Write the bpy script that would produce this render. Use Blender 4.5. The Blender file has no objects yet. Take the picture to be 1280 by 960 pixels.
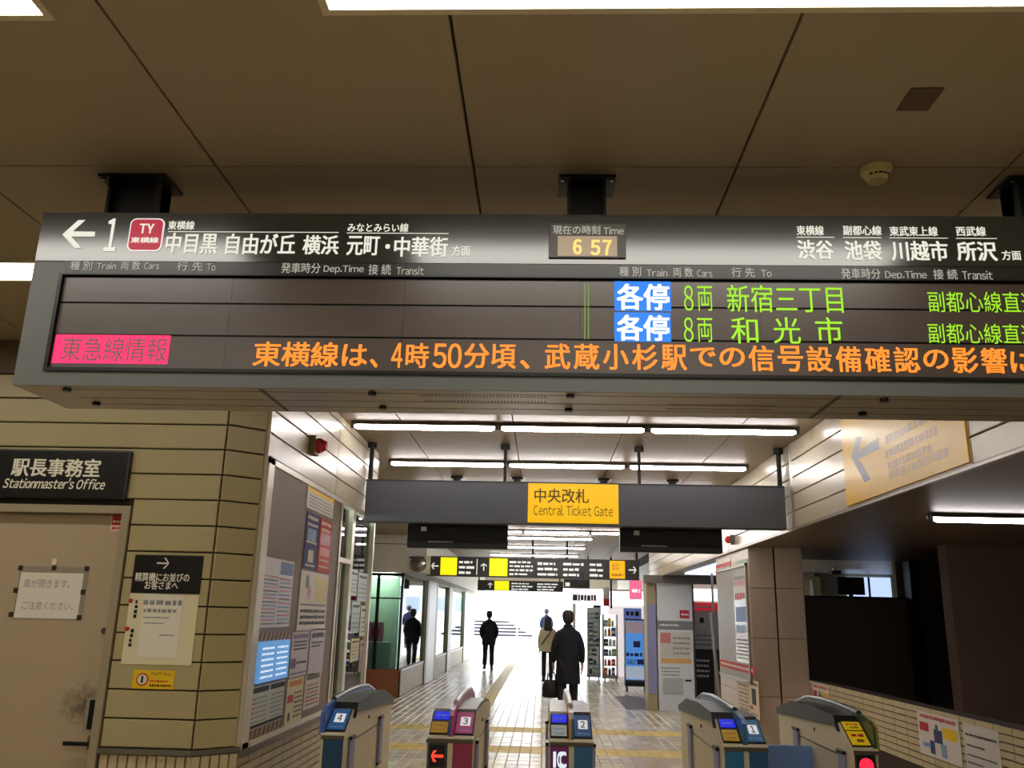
import bpy, bmesh, math, random
from mathutils import Vector, Matrix
random.seed(7)
SC = bpy.context.scene
COL = SC.collection
PI = math.pi
# ---------------------------------------------------------------- camera
CH = 1.62
_p, _y, _r = .26552, -.04160, .02313
FPX = 1066.2
fw = Vector((math.sin(_y)*math.cos(_p), math.cos(_y)*math.cos(_p), math.sin(_p)))
r0 = Vector((math.cos(_y), -math.sin(_y), 0)); u0 = r0.cross(fw)
rt = r0*math.cos(_r)+u0*math.sin(_r); up = -r0*math.sin(_r)+u0*math.cos(_r)
cam_d = bpy.data.cameras.new('camera'); cam = bpy.data.objects.new('camera', cam_d); COL.objects.link(cam)
M3 = Matrix((rt, up, -fw)).transposed()
cam.matrix_world = Matrix.Translation((0, 0, CH)) @ M3.to_4x4()
cam_d.sensor_width = 36; cam_d.lens = FPX*36/1280; cam_d.clip_start = .05; cam_d.clip_end = 500
SC.camera = cam
# ---------------------------------------------------------------- world, sun, exposure
W = bpy.data.worlds.new('daylight'); SC.world = W; W.use_nodes = True
bg = W.node_tree.nodes['Background']; bg.inputs['Color'].default_value = (.86, .93, 1, 1); bg.inputs['Strength'].default_value = 7.5
sd = bpy.data.lights.new('sun', 'SUN'); sd.energy = 9; sd.angle = .02; sd.color = (1, .96, .9)
sun = bpy.data.objects.new('sun', sd); COL.objects.link(sun); sun.rotation_euler = (math.radians(-38), math.radians(12), 0); sun.location = (0, 50, 20)
SC.view_settings.view_transform = 'Standard'; SC.view_settings.look = 'None'
SC.view_settings.exposure = 0; SC.view_settings.gamma = 1
SC.view_settings.use_curve_mapping = False
K_FIX, K_TUBE = 9.6, 30.0          # radiance of the ceiling lamps near and far

# ---------------------------------------------------------------- helpers
def at(px, py, X=None, Y=None, Z=None):
    """pixel of the photograph -> point on the plane X=, Y= or Z= of the place"""
    d = fw + rt*((px-640)/FPX) - up*((py-480)/FPX)
    t = X/d.x if X is not None else Y/d.y if Y is not None else (Z-CH)/d.z
    return Vector((d.x*t, d.y*t, CH+d.z*t))
def lin(c):
    return tuple((v/12.92 if v <= .04045 else ((v+.055)/1.055)**2.4) for v in (x/255 for x in c))
_mats = {}
def mat(rgb, rough=.5, metal=0, emit=0, noise=0, nscale=20, bump=0, spec=.5, name=None, coat=0):
    key = (tuple(rgb), rough, metal, emit, noise, nscale, bump, spec, name, coat)
    if key in _mats: return _mats[key]
    m = bpy.data.materials.new(name or 'surface'); m.use_nodes = True
    nt = m.node_tree; b = nt.nodes['Principled BSDF']
    c = lin(rgb)
    b.inputs['Base Color'].default_value = (*c, 1); b.inputs['Roughness'].default_value = rough
    b.inputs['Metallic'].default_value = metal; b.inputs['Specular IOR Level'].default_value = spec
    if coat: b.inputs['Coat Weight'].default_value = coat; b.inputs['Coat Roughness'].default_value = .08
    if emit:
        b.inputs['Emission Color'].default_value = (*c, 1); b.inputs['Emission Strength'].default_value = emit
        if emit <= 2: b.inputs['Base Color'].default_value = (*[x*.3 for x in c], 1)
    if noise or bump:
        tc = nt.nodes.new('ShaderNodeTexCoord'); n = nt.nodes.new('ShaderNodeTexNoise')
        n.inputs['Scale'].default_value = nscale; n.inputs['Detail'].default_value = 4
        nt.links.new(tc.outputs['Object'], n.inputs['Vector'])
        if noise:
            mx = nt.nodes.new('ShaderNodeMix'); mx.data_type = 'RGBA'
            mx.inputs['A'].default_value = (*[x*(1-noise) for x in c], 1); mx.inputs['B'].default_value = (*[min(1, x*(1+noise)) for x in c], 1)
            nt.links.new(n.outputs['Fac'], mx.inputs['Factor']); nt.links.new(mx.outputs['Result'], b.inputs['Base Color'])
        if bump:
            bp = nt.nodes.new('ShaderNodeBump'); bp.inputs['Strength'].default_value = bump; bp.inputs['Distance'].default_value = .01
            nt.links.new(n.outputs['Fac'], bp.inputs['Height']); nt.links.new(bp.outputs['Normal'], b.inputs['Normal'])
    _mats[key] = m
    return m
def led(rgb, k=1.0): return mat(rgb, .6, 0, k, name='led')
def glass_mat(tint=(225, 240, 235), name='window_glass', refl=1.0):
    m = bpy.data.materials.new(name); m.use_nodes = True; nt = m.node_tree; nt.nodes.clear()
    o = nt.nodes.new('ShaderNodeOutputMaterial'); mx = nt.nodes.new('ShaderNodeMixShader'); t = nt.nodes.new('ShaderNodeBsdfTransparent')
    g = nt.nodes.new('ShaderNodeBsdfGlossy'); f = nt.nodes.new('ShaderNodeFresnel'); f.inputs['IOR'].default_value = 1.5
    t.inputs['Color'].default_value = (*lin(tint), 1); g.inputs['Roughness'].default_value = .02
    nt.links.new(f.outputs[0], mx.inputs[0]); nt.links.new(t.outputs[0], mx.inputs[1]); nt.links.new(g.outputs[0], mx.inputs[2]); nt.links.new(mx.outputs[0], o.inputs['Surface'])
    return m
GLASS = glass_mat()
class MB:
    """collects shapes in place coordinates; build() links them as one mesh object"""
    def __init__(s): s.v = []; s.f = []; s.mi = []; s.m = []; s.sm = []
    def mid(s, m):
        if m not in s.m: s.m.append(m)
        return s.m.index(m)
    def add(s, vs, fs, m=0, smooth=False):
        b = len(s.v); s.v += [Vector(v) for v in vs]
        k = s.mid(m) if m else 0
        for f in fs: s.f.append([i+b for i in f]); s.mi.append(k); s.sm.append(smooth)
        return s
    def box(s, a, b, m=None, bev=0):
        x0, y0, z0 = [min(a[i], b[i]) for i in range(3)]; x1, y1, z1 = [max(a[i], b[i]) for i in range(3)]
        if bev:
            bm = bmesh.new(); bmesh.ops.create_cube(bm, size=1)
            for v in bm.verts: v.co = Vector((x0+(v.co.x+.5)*(x1-x0), y0+(v.co.y+.5)*(y1-y0), z0+(v.co.z+.5)*(z1-z0)))
            bmesh.ops.bevel(bm, geom=bm.edges[:], offset=bev, segments=2, affect='EDGES', profile=.6)
            bm.verts.index_update(); s.add([v.co.copy() for v in bm.verts], [[v.index for v in f.verts] for f in bm.faces], m); bm.free(); return s
        vs = [(x0,y0,z0),(x1,y0,z0),(x1,y1,z0),(x0,y1,z0),(x0,y0,z1),(x1,y0,z1),(x1,y1,z1),(x0,y1,z1)]
        return s.add(vs, [(0,3,2,1),(4,5,6,7),(0,1,5,4),(1,2,6,5),(2,3,7,6),(3,0,4,7)], m)
    def cyl(s, p, q, r, m=None, n=12, r2=None, caps=True, smooth=True):
        p = Vector(p); q = Vector(q); r2 = r if r2 is None else r2
        d = (q-p).normalized(); a = d.orthogonal().normalized(); b = d.cross(a)
        vs = [p+(a*math.cos(2*PI*i/n)+b*math.sin(2*PI*i/n))*r for i in range(n)]+[q+(a*math.cos(2*PI*i/n)+b*math.sin(2*PI*i/n))*r2 for i in range(n)]
        s.add(vs, [(i, (i+1)%n, n+(i+1)%n, n+i) for i in range(n)], m, smooth)
        if caps: s.add(vs, [list(range(n))[::-1], list(range(n, 2*n))], m)
        return s
    def tube(s, pts, r, m=None, n=8):
        for a, b in zip(pts, pts[1:]): s.cyl(a, b, r, m, n)
        return s
    def ball(s, c, r, m=None, n=14, sc=(1, 1, 1)):
        c = Vector(c); vs = []; h = n//2
        for j in range(h+1):
            t = PI*j/h
            for i in range(n): vs.append(c+Vector((math.sin(t)*math.cos(2*PI*i/n)*r*sc[0], math.sin(t)*math.sin(2*PI*i/n)*r*sc[1], math.cos(t)*r*sc[2])))
        return s.add(vs, [(j*n+i, (j+1)*n+i, (j+1)*n+(i+1)%n, j*n+(i+1)%n) for j in range(h) for i in range(n)], m, True)
    def prism_x(s, prof, x0, x1, m=None):
        """(y,z) outline pushed from x0 to x1"""
        n = len(prof); vs = [(x0, y, z) for y, z in prof]+[(x1, y, z) for y, z in prof]
        return s.add(vs, [(i, (i+1)%n, n+(i+1)%n, n+i) for i in range(n)]+[list(range(n))[::-1], list(range(n, 2*n))], m)
    def prism_v(s, poly, z0, z1, m=None):
        n = len(poly); vs = [(x, y, z0) for x, y in poly]+[(x, y, z1) for x, y in poly]
        return s.add(vs, [(i, (i+1)%n, n+(i+1)%n, n+i) for i in range(n)]+[list(range(n))[::-1], list(range(n, 2*n))], m)
    def loft(s, rings, m=None, n=20, caps=True):
        """rings of (x,y,z,rx,ry)"""
        vs = []
        for x, y, z, rx, ry in rings:
            for i in range(n): vs.append((x+rx*math.cos(2*PI*i/n), y+ry*math.sin(2*PI*i/n), z))
        k = len(rings)
        s.add(vs, [(j*n+i, j*n+(i+1)%n, (j+1)*n+(i+1)%n, (j+1)*n+i) for j in range(k-1) for i in range(n)], m, True)
        if caps: s.add(vs, [list(range(n))[::-1], list(range((k-1)*n, k*n))], m)
        return s
    def build(s, name, m=None, parent=None, label=None, cat=None, group=None, kind=None, fix=True):
        me = bpy.data.meshes.new(name)
        o = bpy.data.objects.new(name, me); COL.objects.link(o)
        org = Vector((0, 0, 0))
        if parent is not None:
            q = parent
            while q is not None: org += q.location; q = q.parent
            o.parent = parent
        elif s.v and kind != 'structure':
            xs = [v.x for v in s.v]; ys = [v.y for v in s.v]; zs = [v.z for v in s.v]
            org = Vector(((min(xs)+max(xs))/2, (min(ys)+max(ys))/2, min(zs))); o.location = org
        me.from_pydata([v-org for v in s.v], [], s.f)
        if m is not None and not s.m: me.materials.append(m)
        else:
            for q in s.m: me.materials.append(q if q else m)
            for p, k in zip(me.polygons, s.mi): p.material_index = k
        for p, k in zip(me.polygons, s.sm): p.use_smooth = k
        me.update()
        if fix and len(s.f) < 20000:
            bm = bmesh.new(); bm.from_mesh(me); bmesh.ops.recalc_face_normals(bm, faces=bm.faces); bm.to_mesh(me); bm.free()
        tag(o, label, cat, group, kind)
        return o
def tag(o, label=None, cat=None, group=None, kind=None):
    if label: o['label'] = label
    if cat: o['category'] = cat
    if group: o['group'] = group
    if kind: o['kind'] = kind
    return o
def thing(name, loc, label, cat, group=None):
    o = bpy.data.objects.new(name, None); COL.objects.link(o); o.location = Vector(loc); o.empty_display_size = .1
    return tag(o, label, cat, group)
def copy_tree(o, parent=None):
    c = o.copy(); COL.objects.link(c)
    if parent is not None: c.parent = parent
    for ch in list(o.children): copy_tree(ch, c)
    return c
def world_loc(o):
    v = Vector((0, 0, 0))
    while o is not None: v += o.location; o = o.parent
    return v
# planes: a frame maps (u right, v up) in metres to the place. O origin, U, V, N (towards the viewer)
class Plane:
    def __init__(s, O, U, V, N): s.O = Vector(O); s.U = Vector(U).normalized(); s.V = Vector(V).normalized(); s.N = Vector(N).normalized()
    def p(s, u, v, n=0): return s.O+s.U*u+s.V*v+s.N*n
def py_(Y): return Plane((0, Y, 0), (1, 0, 0), (0, 0, 1), (0, -1, 0))           # facing the camera; u = X, v = Z
def pxl(X): return Plane((X, 0, 0), (0, 1, 0), (0, 0, 1), (1, 0, 0))            # left wall; u = Y
def pxr(X): return Plane((X, 0, 0), (0, -1, 0), (0, 0, 1), (-1, 0, 0))          # right wall; u = -Y
def prect(mb, pl, u0, v0, u1, v1, n=.001, m=None, t=0):
    if t:
        vs = [pl.p(u, v, k) for k in (n, n+t) for u, v in ((u0, v0), (u1, v0), (u1, v1), (u0, v1))]
        return mb.add(vs, [(0,1,2,3),(4,5,6,7),(0,1,5,4),(1,2,6,5),(2,3,7,6),(3,0,4,7)], m)
    return mb.add([pl.p(u0, v0, n), pl.p(u1, v0, n), pl.p(u1, v1, n), pl.p(u0, v1, n)], [(0, 1, 2, 3)], m)
def ppoly(mb, pl, pts, n=.001, m=None):
    return mb.add([pl.p(u, v, n) for u, v in pts], [list(range(len(pts)))], m)
_tc = {}
def glyphs(s):
    """outline of a string; Latin letters are set one by one from the full-width sans forms"""
    if s in _tc: return _tc[s]
    def raw(t):
        c = bpy.data.curves.new('lettering', 'FONT'); c.body = t; c.size = 1; c.resolution_u = 3
        o = bpy.data.objects.new('lettering', c); COL.objects.link(o)
        dg = bpy.context.evaluated_depsgraph_get(); me = bpy.data.meshes.new_from_object(o.evaluated_get(dg))
        vs = [(v.co.x, v.co.y) for v in me.vertices]; fs = [tuple(p.vertices) for p in me.polygons]
        bpy.data.objects.remove(o); bpy.data.curves.remove(c); bpy.data.meshes.remove(me); return vs, fs
    if all(ord(ch) < 127 for ch in s):
        vs, fs, x = [], [], 0
        for ch in s:
            if ch == ' ': x += .28; continue
            g = glyphs_one(ch, raw); w = max(p[0] for p in g[0])-min(p[0] for p in g[0]); m0 = min(p[0] for p in g[0])
            b = len(vs); vs += [(p[0]-m0+x, p[1]) for p in g[0]]; fs += [tuple(i+b for i in f) for f in g[1]]; x += w+.085
    else: vs, fs = raw(s)
    _tc[s] = (vs, fs); return vs, fs
_g1 = {}
def glyphs_one(ch, raw):
    if ch not in _g1: _g1[ch] = raw(chr(ord(ch)+0xFEE0))
    return _g1[ch]
def ptext(mb, pl, s, u0, v0, u1, v1, n=.002, m=None, bold=.01, shear=0):
    """lettering fitted to a rectangle; weight comes from shifted copies"""
    vs, fs = glyphs(s)
    if not vs: return mb
    a0 = min(x for x, y in vs); a1 = max(x for x, y in vs); b0 = min(y for x, y in vs); b1 = max(y for x, y in vs)
    k = (v1-v0)/max(b1-b0, 1e-6); d = max(0, bold)*1.2*min(k, (u1-u0)/max(a1-a0, 1e-6))
    sh = [(0, 0)] if d <= 0 else [(-d, -d*.6), (d, -d*.6), (-d, d*.6), (d, d*.6)]
    for j, (du, dv) in enumerate(sh):
        out = []
        for x, y in vs:
            q = (y-b0)/(b1-b0); out.append(pl.p(u0+d+(x-a0)/(a1-a0)*(u1-u0-2*d)+shear*q*(v1-v0)+du, v0+d*.6+q*(v1-v0-1.2*d)+dv, n+j*.00012))
        mb.add(out, fs, m)
    return mb
def scribble(mb, pl, u0, v0, u1, v1, n=.002, m=None, gap=.35, k=None):
    """a line of print too small to read: short strokes"""
    h = v1-v0; u = u0; k = k or h*.9
    while u < u1-.2*k:
        w = min(k*random.uniform(.5, 1.6), u1-u)
        prect(mb, pl, u, v0+h*random.uniform(0, .15), u+w, v1-h*random.uniform(0, .15), n, m); u += w+k*gap
    return mb
def arrow(mb, pl, cx, cy, s, ang, n=.002, m=None, t=.13):
    """barbed arrow; s = half length, ang = heading"""
    ca, sa = math.cos(ang), math.sin(ang)
    def R(x, y): return (cx+x*ca-y*sa, cy+x*sa+y*ca)
    t *= s
    ppoly(mb, pl, [R(-s, -t), R(s*.9, -t), R(s*.9, t), R(-s, t)], n, m)
    for k in (1, -1):
        ppoly(mb, pl, [R(s, 0), R(s-.15*s-t*.4, 0), R(.05*s, k*.85*s), R(.05*s+t*2.6, k*.85*s)], n+.0002, m)
    return mb
def pix(box, X=None, Y=None):
    """pixel box (left, top, right, bottom) -> u0, v0, u1, v1 on the plane X= or Y="""
    x0, y0, x1, y1 = box; ym = (y0+y1)/2; xm = (x0+x1)/2
    if Y is not None:
        return at(x0, ym, Y=Y).x, at(xm, y1, Y=Y).z, at(x1, ym, Y=Y).x, at(xm, y0, Y=Y).z
    a = at(x0, ym, X=X); b = at(x1, ym, X=X); c = at(xm, y0, X=X); d = at(xm, y1, X=X)
    s = 1 if X < 0 else -1
    return s*a.y, d.z, s*b.y, c.z

# ---------------------------------------------------------------- materials
C_PANEL = mat((186, 171, 126), .32, noise=.07, nscale=3, name='beige_enamel_panel')
C_PANEL2 = mat((197, 184, 158), .30, noise=.06, nscale=3, name='pale_enamel_panel')
C_JOINT = mat((52, 38, 26), .8, name='joint')
C_CEIL = mat((158, 142, 116), .50, noise=.04, nscale=2, name='ceiling_panel_paint')
C_CEILJ = mat((16, 13, 11), .9, name='ceiling_joint')
C_TILE = mat((206, 188, 150), .35, noise=.10, nscale=9, name='glazed_wall_tile')
C_DARK = mat((22, 19, 17), .6, name='dark_surface')
C_BLACK = mat((10, 10, 11), .35, name='black_plastic')
C_ALU = mat((176, 172, 160), .35, metal=.6, name='aluminium')
C_STEEL = mat((150, 150, 148), .25, metal=.9, name='steel')
C_WHITE = mat((235, 233, 225), .5, name='white_print')
C_PAPER = mat((238, 230, 212), .7, name='paper')
C_INK = mat((34, 30, 30), .6, name='ink')
C_GREYINK = mat((150, 146, 140), .7, name='faded_ink')
C_RED = mat((196, 40, 44), .5, name='red_print')
C_YEL = mat((250, 205, 20), .5, name='yellow_print')
C_BLUE = mat((38, 62, 140), .5, name='blue_print')
L_WHITE = mat((255, 250, 240), .5, 0, K_FIX, name='lamp_diffuser')
L_TUBE = mat((255, 248, 246), .5, 0, K_TUBE, name='fluorescent_tube')

# ---------------------------------------------------------------- structure: floor
H = 3.2; XL = -1.70; XR = 2.23; YO = 4.91; ZS = 2.43
mb = MB().box((-6, -4.2, -.2), (7, 37, -.005)); floor = mb.build('floor', mat((160, 144, 118), .7, name='floor_grout'), kind='structure')
tile_ms = [mat(c, .24, noise=.12, nscale=5, name='floor_tile_glaze') for c in ((214, 196, 160), (202, 182, 148), (222, 208, 176), (196, 178, 150))]
tac_m = mat((226, 196, 104), .5, noise=.1, nscale=30, name='tactile_yellow')
def floor_tile(mb, x, y, w, d, m, z=0, r=.003):
    h = z+random.uniform(-.0008, .0008)
    mb.add([(x, y, -.005), (x+w, y, -.005), (x+w, y+d, -.005), (x, y+d, -.005), (x+r, y+r, h), (x+w-r, y+r, h), (x+w-r, y+d-r, h), (x+r, y+d-r, h)],
           [(4, 5, 6, 7), (0, 1, 5, 4), (1, 2, 6, 5), (2, 3, 7, 6), (3, 0, 4, 7)], m)
def is_tactile(x, y):
    return (11.25 < y < 11.75) or (13.1 < y < 13.6) or (-1.35 < x < -1.0 and y > 13.6)
TW, TD = .135, .28
rest = MB(); n_ind = 0
row = 0; y = 5.4
protos = {}
while y < 36.4:
    off = 0
    for i in range(-24, 27):
        x = i*TW+off
        if x < -3.0 or (x > 3.5): continue
        if (x < -1.7 and y < 8.5): continue
        m = random.choice(tile_ms)
        near = 8.6 < y < 12.9 and -.95+(12-y)*.0 < x < 1.55
        if is_tactile(x, y): m = tac_m
        if near and n_ind < 285:
            if m not in protos:
                q = MB(); floor_tile(q, 0, 0, TW-.007, TD-.007, m); me = q.build('floor_tile', m, parent=floor); protos[m] = me; me.location = (x, y, 0)
            else:
                o = protos[m].copy(); COL.objects.link(o); o.location = (x, y, 0)
            n_ind += 1
        else: floor_tile(rest, x, y, TW-.007, TD-.007, m)
    y += TD; row += 1
rest.build('tile_field', None, parent=floor, kind='stuff', fix=False)
near_f = MB()
for i in range(-30, 40):
    for j in range(-8, 11):
        floor_tile(near_f, i*.15, 5.4-(j+1)*.3*1 if False else j*.6-1.2, .141, .59, tile_ms[(i+j) % 4]) if j*.6-1.2 < 4.8 else None
near_f.build('near_tile_field', None, parent=floor, kind='stuff', fix=False)

# ---------------------------------------------------------------- structure: ceiling
mb = MB().box((-6, -4.2, H+.02), (7, 36.2, H+.2)); ceil = mb.build('ceiling', C_CEILJ, kind='structure')
pr = None
PW, PD = .953, 2.4
ys0 = 2.79-3*PD
for j in range(0, 17):
    for i in range(-7, 6):
        x0 = .677+i*PW; y0 = ys0+j*PD
        if x0 > 2.3 or y0 > 35.5: continue
        if pr is None:
            b = MB(); w, d, t = PW-.006, PD-.004, .02
            b.add([(0,0,t),(w,0,t),(w,d,t),(0,d,t),(.002,.002,0),(w-.002,.002,0),(w-.002,d-.002,0),(.002,d-.002,0)], [(0,1,2,3),(4,5,6,7),(0,1,5,4),(1,2,6,5),(2,3,7,6),(3,0,4,7)])
            pr = b.build('ceiling_panel', C_CEIL, parent=ceil); pr.location = (x0+.003, y0+.002, H)
        else:
            o = pr.copy(); COL.objects.link(o); o.location = (x0+.003, y0+.002, H)

# ---------------------------------------------------------------- panelled walls
def panel(mb, p0, p1, z0, z1, nrm, t=.016, r=.004, m=None):
    """a tray panel between two plan points, pillowed edges"""
    p0 = Vector((*p0, 0)); p1 = Vector((*p1, 0)); d = (p1-p0).normalized(); n = Vector((*nrm, 0)).normalized(); Z = Vector((0, 0, 1))
    vs = [p0+Z*z0, p1+Z*z0, p1+Z*z1, p0+Z*z1]
    fr = [p0+d*r+Z*(z0+r)+n*t, p1-d*r+Z*(z0+r)+n*t, p1-d*r+Z*(z1-r)+n*t, p0+d*r+Z*(z1-r)+n*t]
    md = [v+n*(t-r) for v in vs]
    return mb.add(vs+md+fr, [(3,2,1,0),(0,1,5,4),(1,2,6,5),(2,3,7,6),(3,0,4,7),(4,5,9,8),(5,6,10,9),(6,7,11,10),(7,4,8,11),(8,9,10,11)], m)
def wall_rows(parent, p0, p1, zs, nrm, m, g=.008, name='wall_panel'):
    p0 = Vector(p0); p1 = Vector(p1); d = (p1-p0).normalized()*g/2
    for z0, z1 in zip(zs, zs[1:]):
        b = MB(); panel(b, p0+d, p1-d, z0+g/2, z1-g/2, nrm); b.build(name, m, parent=parent)
ZJ = [.882+.15*k for k in range(0, 16)]       # 0.882 ... 3.132
T = .016
# office wall (faces the camera) with door opening
wo = MB(); wo.box((-6, YO+T, 0), (-4.05, YO+.3, H)); wo.box((-2.42, YO+T, 0), (-1.90, YO+.3, H)); wo.box((-4.05, YO+T, 2.19), (-2.42, YO+.3, H))
w_off = wo.build('wall_office', C_JOINT, kind='structure')
wall_rows(w_off, (-2.405, YO+T), (-1.897, YO+T), ZJ[:10], (0, -1), C_PANEL)
wall_rows(w_off, (-4.1, YO+T), (-1.897, YO+T), ZJ[9:15], (0, -1), C_PANEL)
wall_rows(w_off, (-5.9, YO+T), (-4.1, YO+T), ZJ[:15], (0, -1), C_PANEL)
b = MB().box((-5.9, YO-.004, 2.985), (-1.89, YO+.02, H)); b.build('cornice_band', mat((96, 80, 58), .5, name='cornice_paint'), parent=w_off)
# chamfer
wc = MB().prism_v([(-1.897, YO+T+.004), (-1.716, 5.09+.004), (-1.716, 5.092), (-1.75, 5.2), (-1.897, 5.2)], 0, H)
w_ch = wc.build('wall_corner', C_JOINT, kind='structure')
cn = Vector((.18, -.197)).normalized()
wall_rows(w_ch, (-1.899+.003, YO+.004), (-1.716, 5.09-.012), ZJ[:15], tuple(cn), C_PANEL)
# left wall over and under the window band
wl = MB(); wl.box((-2.0, 5.09, 0), (XL-T, 8.6, .82)); wl.box((-2.0, 5.09, 2.53), (XL-T, 8.6, H)); wl.box((-2.0, 8.56, .82), (XL-T, 8.6, 2.53)); wl.box((-2.0, 5.09, .82), (XL-T, 5.105, 2.53))
w_left = wl.build('wall_left', C_JOINT, kind='structure')
MB().box((XL-.022, 5.080, .862), (XL+.010, 5.0915, H)).build('corner_bead', mat((206, 196, 174), .4, name='corner_bead'), parent=w_left)
zz = [2.535]+[z for z in ZJ if z > 2.6][:4]+[H]
for a, c in ((5.095, 6.86), (6.86, 8.55)):
    wall_rows(w_left, (XL-T, a), (XL-T, c), zz, (1, 0), C_PANEL2)
wall_rows(w_left, (-2.0, 8.6), (XL, 8.6), ZJ, (0, 1), C_PANEL2)
# small tiles under the sill
tw = .053
def tile_run(parent, o, d, n, z0, z1, length, step_d, step_z, m, count_lim=1000):
    """tiles on a wall: o start plan point, d direction, n outward normal"""
    o = Vector((*o, 0)); d = Vector((*d, 0)).normalized(); nn = Vector((*n, 0)); proto = None; k = 0; r = 0
    z = z1
    while z > z0:
        u = 0
        while u < length-.01:
            if proto is None:
                b = MB(); w = step_d-.005; h = step_z-.005; t = .010; e = .003
                pts = [(0,0,0),(w,0,0),(w,0,h),(0,0,h),(e,1,e),(w-e,1,e),(w-e,1,h-e),(e,1,h-e)]
                b.add([d*x+nn*(y_*t)+Vector((0, 0, zz_)) for x, y_, zz_ in pts], [(4,5,6,7),(0,1,5,4),(1,2,6,5),(2,3,7,6),(3,0,4,7)])
                proto = b.build('wall_tile', m, parent=parent); ob = proto
            else: ob = proto.copy(); COL.objects.link(ob)
            ob.location = o+d*u+Vector((0, 0, z-step_z+.0025))+nn*random.uniform(-.0012, .0008)
            u += step_d; k += 1
        z -= step_z; r += 1
    return k
tile_run(w_off, (-2.40, YO+T), (1, 0), (0, -1), .62, .85, .50, .053, .115, C_TILE)
tile_run(w_ch, (-1.899+.005, YO+.006), (.18/.2668, .197/.2668) if False else (.183, .168), (cn.x, cn.y), .62, .85, .24, .053, .115, C_TILE)
tile_run(w_left, (XL-T, 5.096), (0, 1), (1, 0), .45, .815, 3.0, .227, .05, C_TILE)
b = MB().box((-2.41, YO-.015, .852), (-1.893, YO+.02, .880)); b.prism_v([(-1.897, YO-.015), (-1.685, 5.085), (-1.70, 5.12), (-1.91, YO+.02)], .852, .880)
b.build('trim_1', mat((120, 116, 104), .4, metal=.4, name='dado_rail'), kind='structure')

# right beam wall, soffit, side area
wr = MB(); wr.box((XR+T, -4.2, ZS+.015), (XR+.5, 18.7, H+.02)); w_beam = wr.build('wall_right_beam', C_JOINT, kind='structure')
zb = [2.432, 2.582, 2.732, 2.882, 3.032, 3.2]
for a, c in ((-4.1, 2.0), (2.0, 4.49), (4.49, 7.74), (7.84, 10.6), (10.6, 14.0), (14.0, 18.6)):
    wall_rows(w_beam, (XR+T, a), (XR+T, c), zb, (-1, 0), C_PANEL2)
b = MB().box((XR+.004, 7.745, 2.432), (XR+T, 7.835, H)); b.build('expansion_strip', C_ALU, parent=w_beam)
b = MB().box((XR-.012, -4.1, 2.415), (XR+.02, 18.68, 2.432)); b.build('edge_trim', mat((170, 160, 150), .35, metal=.3, name='edge_trim_paint'), parent=w_beam)
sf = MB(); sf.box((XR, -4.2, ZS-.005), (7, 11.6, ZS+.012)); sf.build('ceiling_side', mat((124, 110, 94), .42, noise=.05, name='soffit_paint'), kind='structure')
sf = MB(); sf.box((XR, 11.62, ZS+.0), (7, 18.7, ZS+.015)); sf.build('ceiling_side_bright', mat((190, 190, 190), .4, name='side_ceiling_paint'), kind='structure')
# shell: outer walls behind and beside the camera, and of the far passage
MB().box((-6.2, -4.3, 0), (7.2, -4.1, H)).build('wall_back', mat((150, 140, 120), .5, name='back_wall'), kind='structure')
MB().box((-6.1, -4.2, 0), (-5.9, 37, H)).build('wall_outer_left', mat((150, 140, 120), .5, name='outer_wall'), kind='structure')
MB().box((6.9, -4.2, 0), (7.1, 37, H)).build('wall_outer_right', mat((70, 62, 54), .6, name='outer_wall_dark'), kind='structure')

# ---------------------------------------------------------------- ceiling lamps
def fixture(x0, x1, y0, y1, label, group=None):
    t = thing('ceiling_light', ((x0+x1)/2, (y0+y1)/2, H), label, 'ceiling light', group)
    f = MB(); w = .022; z = H-.012
    for a, c in (((x0, y0), (x1, y0+w)), ((x0, y1-w), (x1, y1)), ((x0, y0+w), (x0+w, y1-w)), ((x1-w, y0+w), (x1, y1-w))): f.box((*a, z), (*c, H+.002))
    f.build('frame', mat((205, 196, 165), .45, name='lamp_frame'), parent=t)
    MB().box((x0+w, y0+w, H-.006), (x1-w, y1-w, H+.002)).build('diffuser', L_WHITE, parent=t)
fixture(-.62, 1.56, 1.62, 1.96, 'wide cream-framed ceiling light at the top edge, above the middle of the departure board')
fixture(-3.55, -1.375, 1.62, 1.975, 'cream-framed ceiling light cut off by the top left corner')
fixture(-4.6, -2.12, 3.66, 3.92, 'ceiling light seen past the left end of the departure board')
for (x0, x1) in ((-.62, 1.56),): fixture(x0, x1, 3.66, 3.92, 'ceiling light hidden behind the departure board')
for y0 in (-.4, -2.4):
    for x0 in (-3.55, -.62): fixture(x0, x0+2.17, y0, y0+.34, ('nearer ' if y0 > -1 else 'farther ')+('left' if x0 < -1 else 'right')+' ceiling light behind the viewer', 'ceiling lights behind the viewer')
def tube_light(x0, x1, y, z, label, group, m=None):
    t = thing('fluorescent_lamp', ((x0+x1)/2, y, z), label, 'lamp', group)
    MB().box((x0-.02, y-.045, z-.012), (x1+.02, y+.045, z+.001)).box((x0-.02, y-.047, z-.031), (x1+.02, y-.043, z)).box((x0-.02, y+.043, z-.036), (x1+.02, y+.047, z)).build('lamp_housing', mat((84, 78, 68), .6, name='lamp_housing'), parent=t)
    MB().cyl((x0+.03, y, z-.04), (x1-.03, y, z-.04), .024, n=12).cyl((x0, y, z-.04), (x0+.03, y, z-.04), .010, r2=.024).cyl((x1-.03, y, z-.04), (x1, y, z-.04), .024, r2=.010).build('tube', m or L_TUBE, parent=t)
    e = MB()
    for x in (x0-.012, x1+.012): e.box((x-.014, y-.016, z-.055), (x+.014, y+.016, z))
    e.build('end_cap', mat((90, 80, 70), .5, name='lamp_socket'), parent=t)
ROW = ['front row of tubes, just behind the departure board', 'second row of tubes, above the ticket gate sign']
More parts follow.
